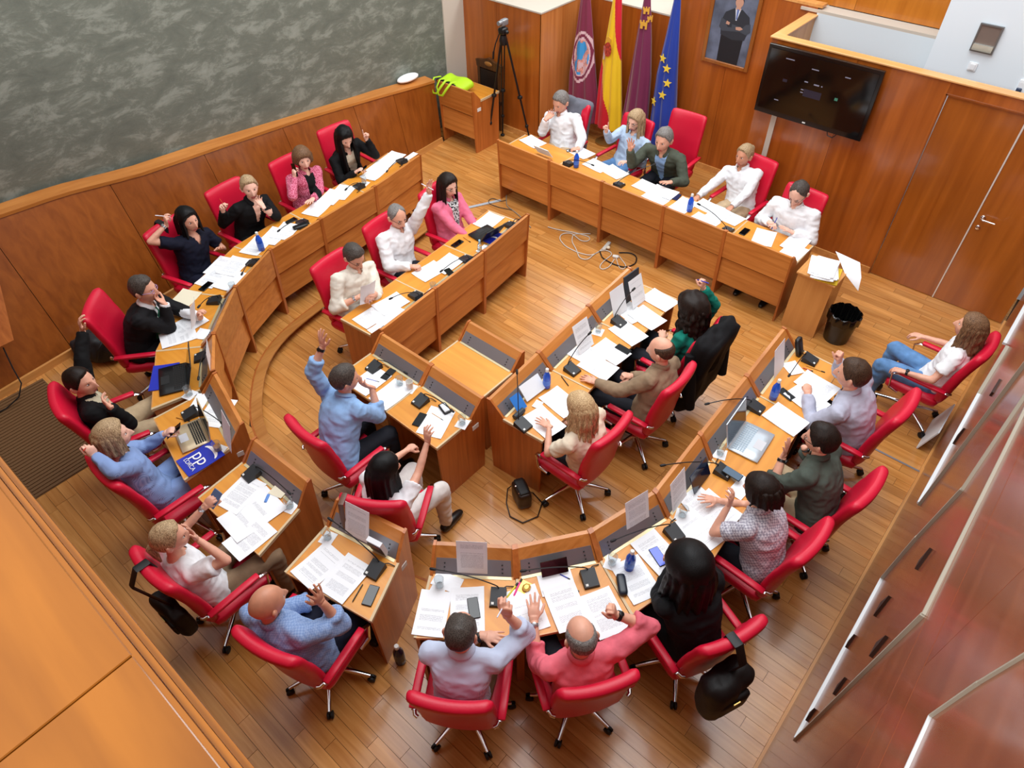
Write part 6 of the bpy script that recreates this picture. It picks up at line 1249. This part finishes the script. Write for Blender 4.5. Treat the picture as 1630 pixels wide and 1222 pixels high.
# ---- carved chair in the corner
t = empty('carved_chair', (-7.50, 7.98, 0)); tag(t, 'old dark carved wooden chair behind the lectern', 'chair'); M_OLD = wood('old dark wood', (58, 32, 14), (92, 56, 26), 'z', .4, .2, 20)
for s in (-1, 1):
    g = G(); g.box((s*.21, .12, .52), (.045, .045, 1.04)); g.build('back_post', M_OLD, t); g = G(); g.box((s*.21, -.22, .22), (.045, .045, .44)); g.build('leg', M_OLD, t)
g = G(); g.box((0, -.05, .45), (.48, .42, .05)); g.build('seat', mat('dark leather', (36, 24, 18), .4), t); g = G(); g.box((0, .12, .76), (.38, .03, .30)); g.build('back_panel', MATS['dark leather'], t)
g = G(); g.prism([(-.25, .93), (.25, .93), (.27, 1.03), (.10, 1.06), (0, 1.10), (-.10, 1.06), (-.27, 1.03)], lambda p, q: V3(p[0], q, p[1]), .10, .145); rl = g.build('top_rail', M_OLD, t); g = G(); g.ell((0, .097, 1.01), (.08, .012, .035)); g.build('carving', mat('gilt carving', (150, 100, 44), .5), rl, True)
# ---- lime bag on the lectern
LM = mat('lime cloth', (180, 224, 30), .6, bump=.1, bscale=14); zt_ = .742*1.07
t = empty('tote_bag', at(722, 140, zt_+.05)); tag(t, 'lime green tote bag lying on the lectern with handles hanging', 'bag')
g = G(); g.rbox((0, .06, .055), (.52, .30, .11), .05, rotz(-.05), 10, fn=lambda v: v+np.stack([0*v[:, 0], 0*v[:, 0], .018*np.sin(v[:, 0]*14)+.012*np.sin(v[:, 1]*20)], 1)); g.build('body', LM, t, 'all'); g = G(); g.rbox((-.06, -.08, .085), (.40, .07, .05), .02, None, 5); g.build('opening', M_RUB, t, 'all')
for s in (-.12, .0):
    g = G(); g.tube([(s-.12, -.02, .12), (s-.13, -.15, .14), (s-.14, -.215, .05), (s-.10, -.225, -.06), (s-.02, -.225, -.05), (s+.06, -.215, .06), (s+.09, -.13, .14), (s+.09, -.02, .12)], .012, 8, flat=(1.4, .5)); g.build('handle', LM, t, True)
g = G(); q = at(652, 136, .97); g.ell(q+V3(-.08, .05, .075), (.10, .20, .045)); tag(g.build('folded_cloth', M_BLANK, None, 'all'), 'white bundle lying on the left wall capping', 'cloth')
# ---- waste bin
t = empty('waste_bin', (-1.08, 6.70, 0)); tag(t, 'black waste bin with bin liner beside the side cabinet', 'bin')
g = G(); g.lathe([(.125, 0), (.13, .006), (.165, .36), (.158, .36), (.122, .02), (.01, .018)], (0, 0, 0), 26); g.build('bucket', mat('bin plastic', (18, 18, 16), .3), t, True)
g = G(); v = []
for i, (r, z) in enumerate(((.172, .27), (.172, .365), (.160, .372), (.150, .33), (.135, .12))):
    for j in range(40): a = 2*math.pi*j/40; v.append((( r+.006*math.sin(j*2.3+i))*math.cos(a), (r+.006*math.sin(j*2.3+i))*math.sin(a), z+.01*math.sin(j*1.7+i)))
g.add(v, [(i*40+j, i*40+(j+1) % 40, i*40+40+(j+1) % 40, i*40+40+j) for i in range(4) for j in range(40)]); g.build('bin_liner', mat('black liner', (10, 10, 11), .15, spec=.6), t, True)
# ---- garments and bags on chairs
def on_chair(k, name): loc, f, yaw = CHAIR[k]; return empty(name, (loc[0], loc[1], basez(k)), math.radians(yaw-90))
def drape(v, seed, amp=.02):
    n = v/np.linalg.norm(v, axis=1)[:, None]; k = vnoise(v*np.array([16, 16, 5])+seed*5.1); return v+n*(k*amp)[:, None]
t = on_chair(1, 'grey_jacket'); tag(t, 'grey jacket hung over the chair at left end of head table', 'jacket'); g = G(); g.rbox((.03, -.31, .80), (.54, .17, .72), .07, rotx(.19), 14, fn=lambda v: drape(v, 3)); g.build('back', GREYJ, t, 'all'); g = G(); g.tube([(.27, -.26, 1.02), (.30, -.30, .8), (.29, -.33, .5)], [.05, .055, .04], 10); g.build('sleeve', GREYJ, t, True)
t = on_chair(20, 'black_jacket'); tag(t, 'black jacket hung over the chair of '+WHO[20], 'jacket'); BK = cloth('deep black cloth', (11, 11, 14), .1); g = G(); g.rbox((0, -.33, .74), (.58, .20, .86), .08, rotx(.17), 14, fn=lambda v: drape(v*np.stack([1+.25*np.clip(-v[:, 2]/.43, 0, 1), 1+.4*np.clip(-v[:, 2]/.43, 0, 1), 1+0*v[:, 0]], 1), 8, .035)); g.build('back', BK, t, 'all')
for s in (-1, 1): g = G(); g.tube([(s*.27, -.30, 1.0), (s*.31, -.36, .75), (s*.30, -.42, .42)], [.05, .06, .045], 10); g.build('sleeve', BK, t, True)
def hung_bag(k, label, c, size, m, strap=True, seed=1, name='backpack'):
    t = on_chair(k, name); tag(t, label, 'bag'); g = G(); g.rbox(c, size, min(size)*.42, rotz(.1), 12, fn=lambda v: drape(v, seed, .022)); b = g.build('body', m, t, 'all')
    c = np.array(c); g = G(); g.rbox(c+[0, -size[1]*.46, -size[2]*.12], (size[0]*.7, size[1]*.3, size[2]*.45), .03, None, 6); g.build('pocket', m, b, 'all')
    if strap: x = c[0]+.03; g = G(); g.tube([(x, c[1]+.02, c[2]+size[2]*.4), (x, -.46, 1.02), (x, -.385, 1.135), (x, -.30, 1.13), (x, -.275, 1.0), (x+.01, -.25, .8)], .03, 8, flat=(1, .2)); g.build('strap', m, t, True)
    g = G(); g.box(c+[0, -size[1]*.63, size[2]*.06], (.05, .006, .02)); g.build('zip_tag', mat('gold zip', (190, 160, 90), .3, .8), b); return t
BAGK = mat('black bag cloth', (12, 12, 13), .55, bump=.1, bscale=40)
hung_bag(25, 'black backpack hanging behind chair of '+WHO[25], (-.06, -.43, .66), (.36, .20, .40), BAGK); hung_bag(13, 'black bag hanging behind chair of '+WHO[13], (-.08, -.36, .46), (.32, .12, .28), BAGK, seed=3, name='shoulder_bag'); hung_bag(9, 'black shoulder bag hanging on chair of '+WHO[9], (-.05, -.40, .70), (.24, .14, .26), BAGK, seed=5, name='shoulder_bag')
BRN = mat('brown leather', (96, 60, 42), .45); t = on_chair(19, 'shoulder_bag'); tag(t, 'small bag with brown strap hung on chair of '+WHO[19], 'bag'); g = G(); g.tube([(-.20, -.43, .80), (-.20, -.42, 1.0), (-.20, -.395, 1.13), (-.20, -.30, 1.13), (-.20, -.27, .95)], .02, 8, flat=(1, .25)); g.build('strap', BRN, t, True); g = G(); g.rbox((-.20, -.43, .70), (.2, .09, .2), .03, None, 6); g.build('body', BRN, t, 'all')
# ---- things on the floor
t = empty('rucksack', at(172, 566, PLAT)); tag(t, 'black rucksack on floor behind the chair of '+WHO[10], 'bag'); g = G(); g.rbox((0, 0, .16), (.46, .34, .30), .12, rotz(.7), 12, fn=lambda v: drape(v, 6, .03)); g.build('body', mat('dark grey bag cloth', (26, 26, 30), .6), t, 'all'); g = G(); g.rbox((-.18, -.12, .12), (.24, .24, .22), .09, rotz(.3), 10, fn=lambda v: drape(v, 2, .02)); g.build('pocket', MATS['dark grey bag cloth'], t, 'all'); g = G(); g.tube([(.1, .1, .30), (.2, .0, .34), (.22, -.1, .28), (.15, -.15, .12)], .014, 8); g.build('strap', M_RUB, t, True)
t = empty('handbag', at(830, 796, 0)); tag(t, 'dark brown handbag with long strap on floor by inner desk corner', 'handbag'); DB = mat('dark brown leather', (40, 26, 18), .35); g = G(); g.rbox((0, 0, .10), (.22, .13, .20), .035, rotz(-.5), 8, fn=lambda v: drape(v, 4, .008)); b = g.build('body', DB, t, 'all'); g = G(); g.rbox((0, 0, .205), (.18, .09, .03), .012, rotz(-.5), 5); g.build('flap', M_RUB, b, 'all')
for q in ((.03, -.06, .20), (-.04, -.03, .21), (.07, -.02, .2)): g = G(); g.ell(q, (.012, .012, .008)); g.build('metal_fitting', M_CHROME, b, True)
Bq = at(830, 796, 0); loop = [np.append((at(*q, .01)-Bq)[:2], .012) for q in ((808, 778), (806, 800), (812, 822), (832, 832), (856, 822), (863, 800), (848, 784))]; g = G(); g.tube([(-.07, .06, .19)]+loop+[(.08, .0, .19)], .006, 6); g.build('strap', DB, t, True)
bottle(23, (638, 1052), 'dark blue bottle with pale cap standing on the floor', mat('dark blue flask', (16, 20, 56), .2), 1.15, z=PLAT)
A, B = at(1470, 727, 0), at(1506, 672, 0); g = G(); d = B-A; d /= np.linalg.norm(d); g.box((A+B)/2+V3(-.055, 0, .15), (.012, np.linalg.norm(B-A)*.8, .30), rotz(0)@roty(.28)); tag(g.build('white_folder', M_WHITE), 'white folder leaning on right wall behind the seated woman', 'folder')
def floor_cable(label, pts, r, m, name='cable', z=.012):
    P = np.array([at(*q, z) for q in pts]); d = np.r_[0, np.cumsum(np.linalg.norm(np.diff(P, axis=0), axis=1))]; u = np.linspace(0, d[-1], len(pts)*6); Q = np.stack([np.interp(u, d, P[:, i]) for i in range(3)], 1)
    for _ in range(6): Q[1:-1] = (Q[:-2]+2*Q[1:-1]+Q[2:])/4
    g = G(); g.tube(Q, r, 6); return tag(g.build(name, m, None, True), label, 'cable')
floor_cable('loop of white cable on the floor below head table', [(872, 361), (890, 366), (915, 370), (940, 377), (938, 384), (925, 384), (914, 374), (908, 370), (893, 372), (890, 380), (900, 392), (920, 402), (940, 407), (955, 400), (958, 396)], .006, M_CABW)
floor_cable('second white cable looping over the floor below head table', [(940, 372), (912, 372), (910, 384), (918, 398), (922, 411), (935, 414), (946, 404), (957, 398), (968, 398), (976, 404), (960, 416), (953, 425), (958, 430), (970, 425), (978, 412)], .006, M_CABW)
floor_cable('thin white cable under the pieces of the adaptor', [(980, 408), (985, 425), (990, 430), (998, 424), (986, 408)], .005, M_CABW)
floor_cable('black cable coiled below the middle of head table', [(955, 400), (958, 410), (975, 420), (995, 426), (1012, 420), (1014, 408), (1004, 402), (985, 402)], .008, M_RUB)
floor_cable('grey cable trailing from left end of head table', [(806, 310), (806, 328), (816, 334), (830, 346), (845, 362)], .006, mat('grey cable', (150, 144, 130), .6)); floor_cable('thin loop of cable left of head table', [(806, 318), (798, 321), (785, 315), (777, 318), (778, 324), (795, 330), (815, 334)], .005, mat('dark thin cable', (80, 70, 60), .6))
A, B = at(744, 331, .004), at(797, 319, .004); g = G(); g.box((A+B)/2+V3(0, 0, .004), (np.linalg.norm(B-A), .045, .008), rotz(ang(A, B))); tag(g.build('cable_cover', mat('grey tape', (176, 184, 192), .5)), 'grey cable cover strip on floor left of head table', 'cable cover')
t = empty('power_strip', at(965, 394, 0)); tag(t, 'white power strip with plug below the head table', 'power strip'); a_ = ang(at(958, 400), at(972, 384)); g = G(); g.rbox((0, 0, .02), (.20, .05, .04), .012, rotz(a_)); g.build('body', M_CABW, t, True); g = G(); g.ell((.05, -.03, .04), (.025, .025, .02)); g.build('plug', M_CREAMP, t, True)
g = G(); g.rbox(at(980, 408, .02), (.08, .045, .03), .012, rotz(.4)); tag(g.build('adaptor', M_STICK, None, True), 'small white adaptor block among cables on floor', 'adaptor')
g = G(); q = at(803, 262, .35); g.box(V3(q[0]-.03, q[1], .3), (.03, .02, .6)); tag(g.build('cable_duct', mat('grey duct', (170, 174, 178), .5)), 'grey cable duct on left end of head table', 'duct')
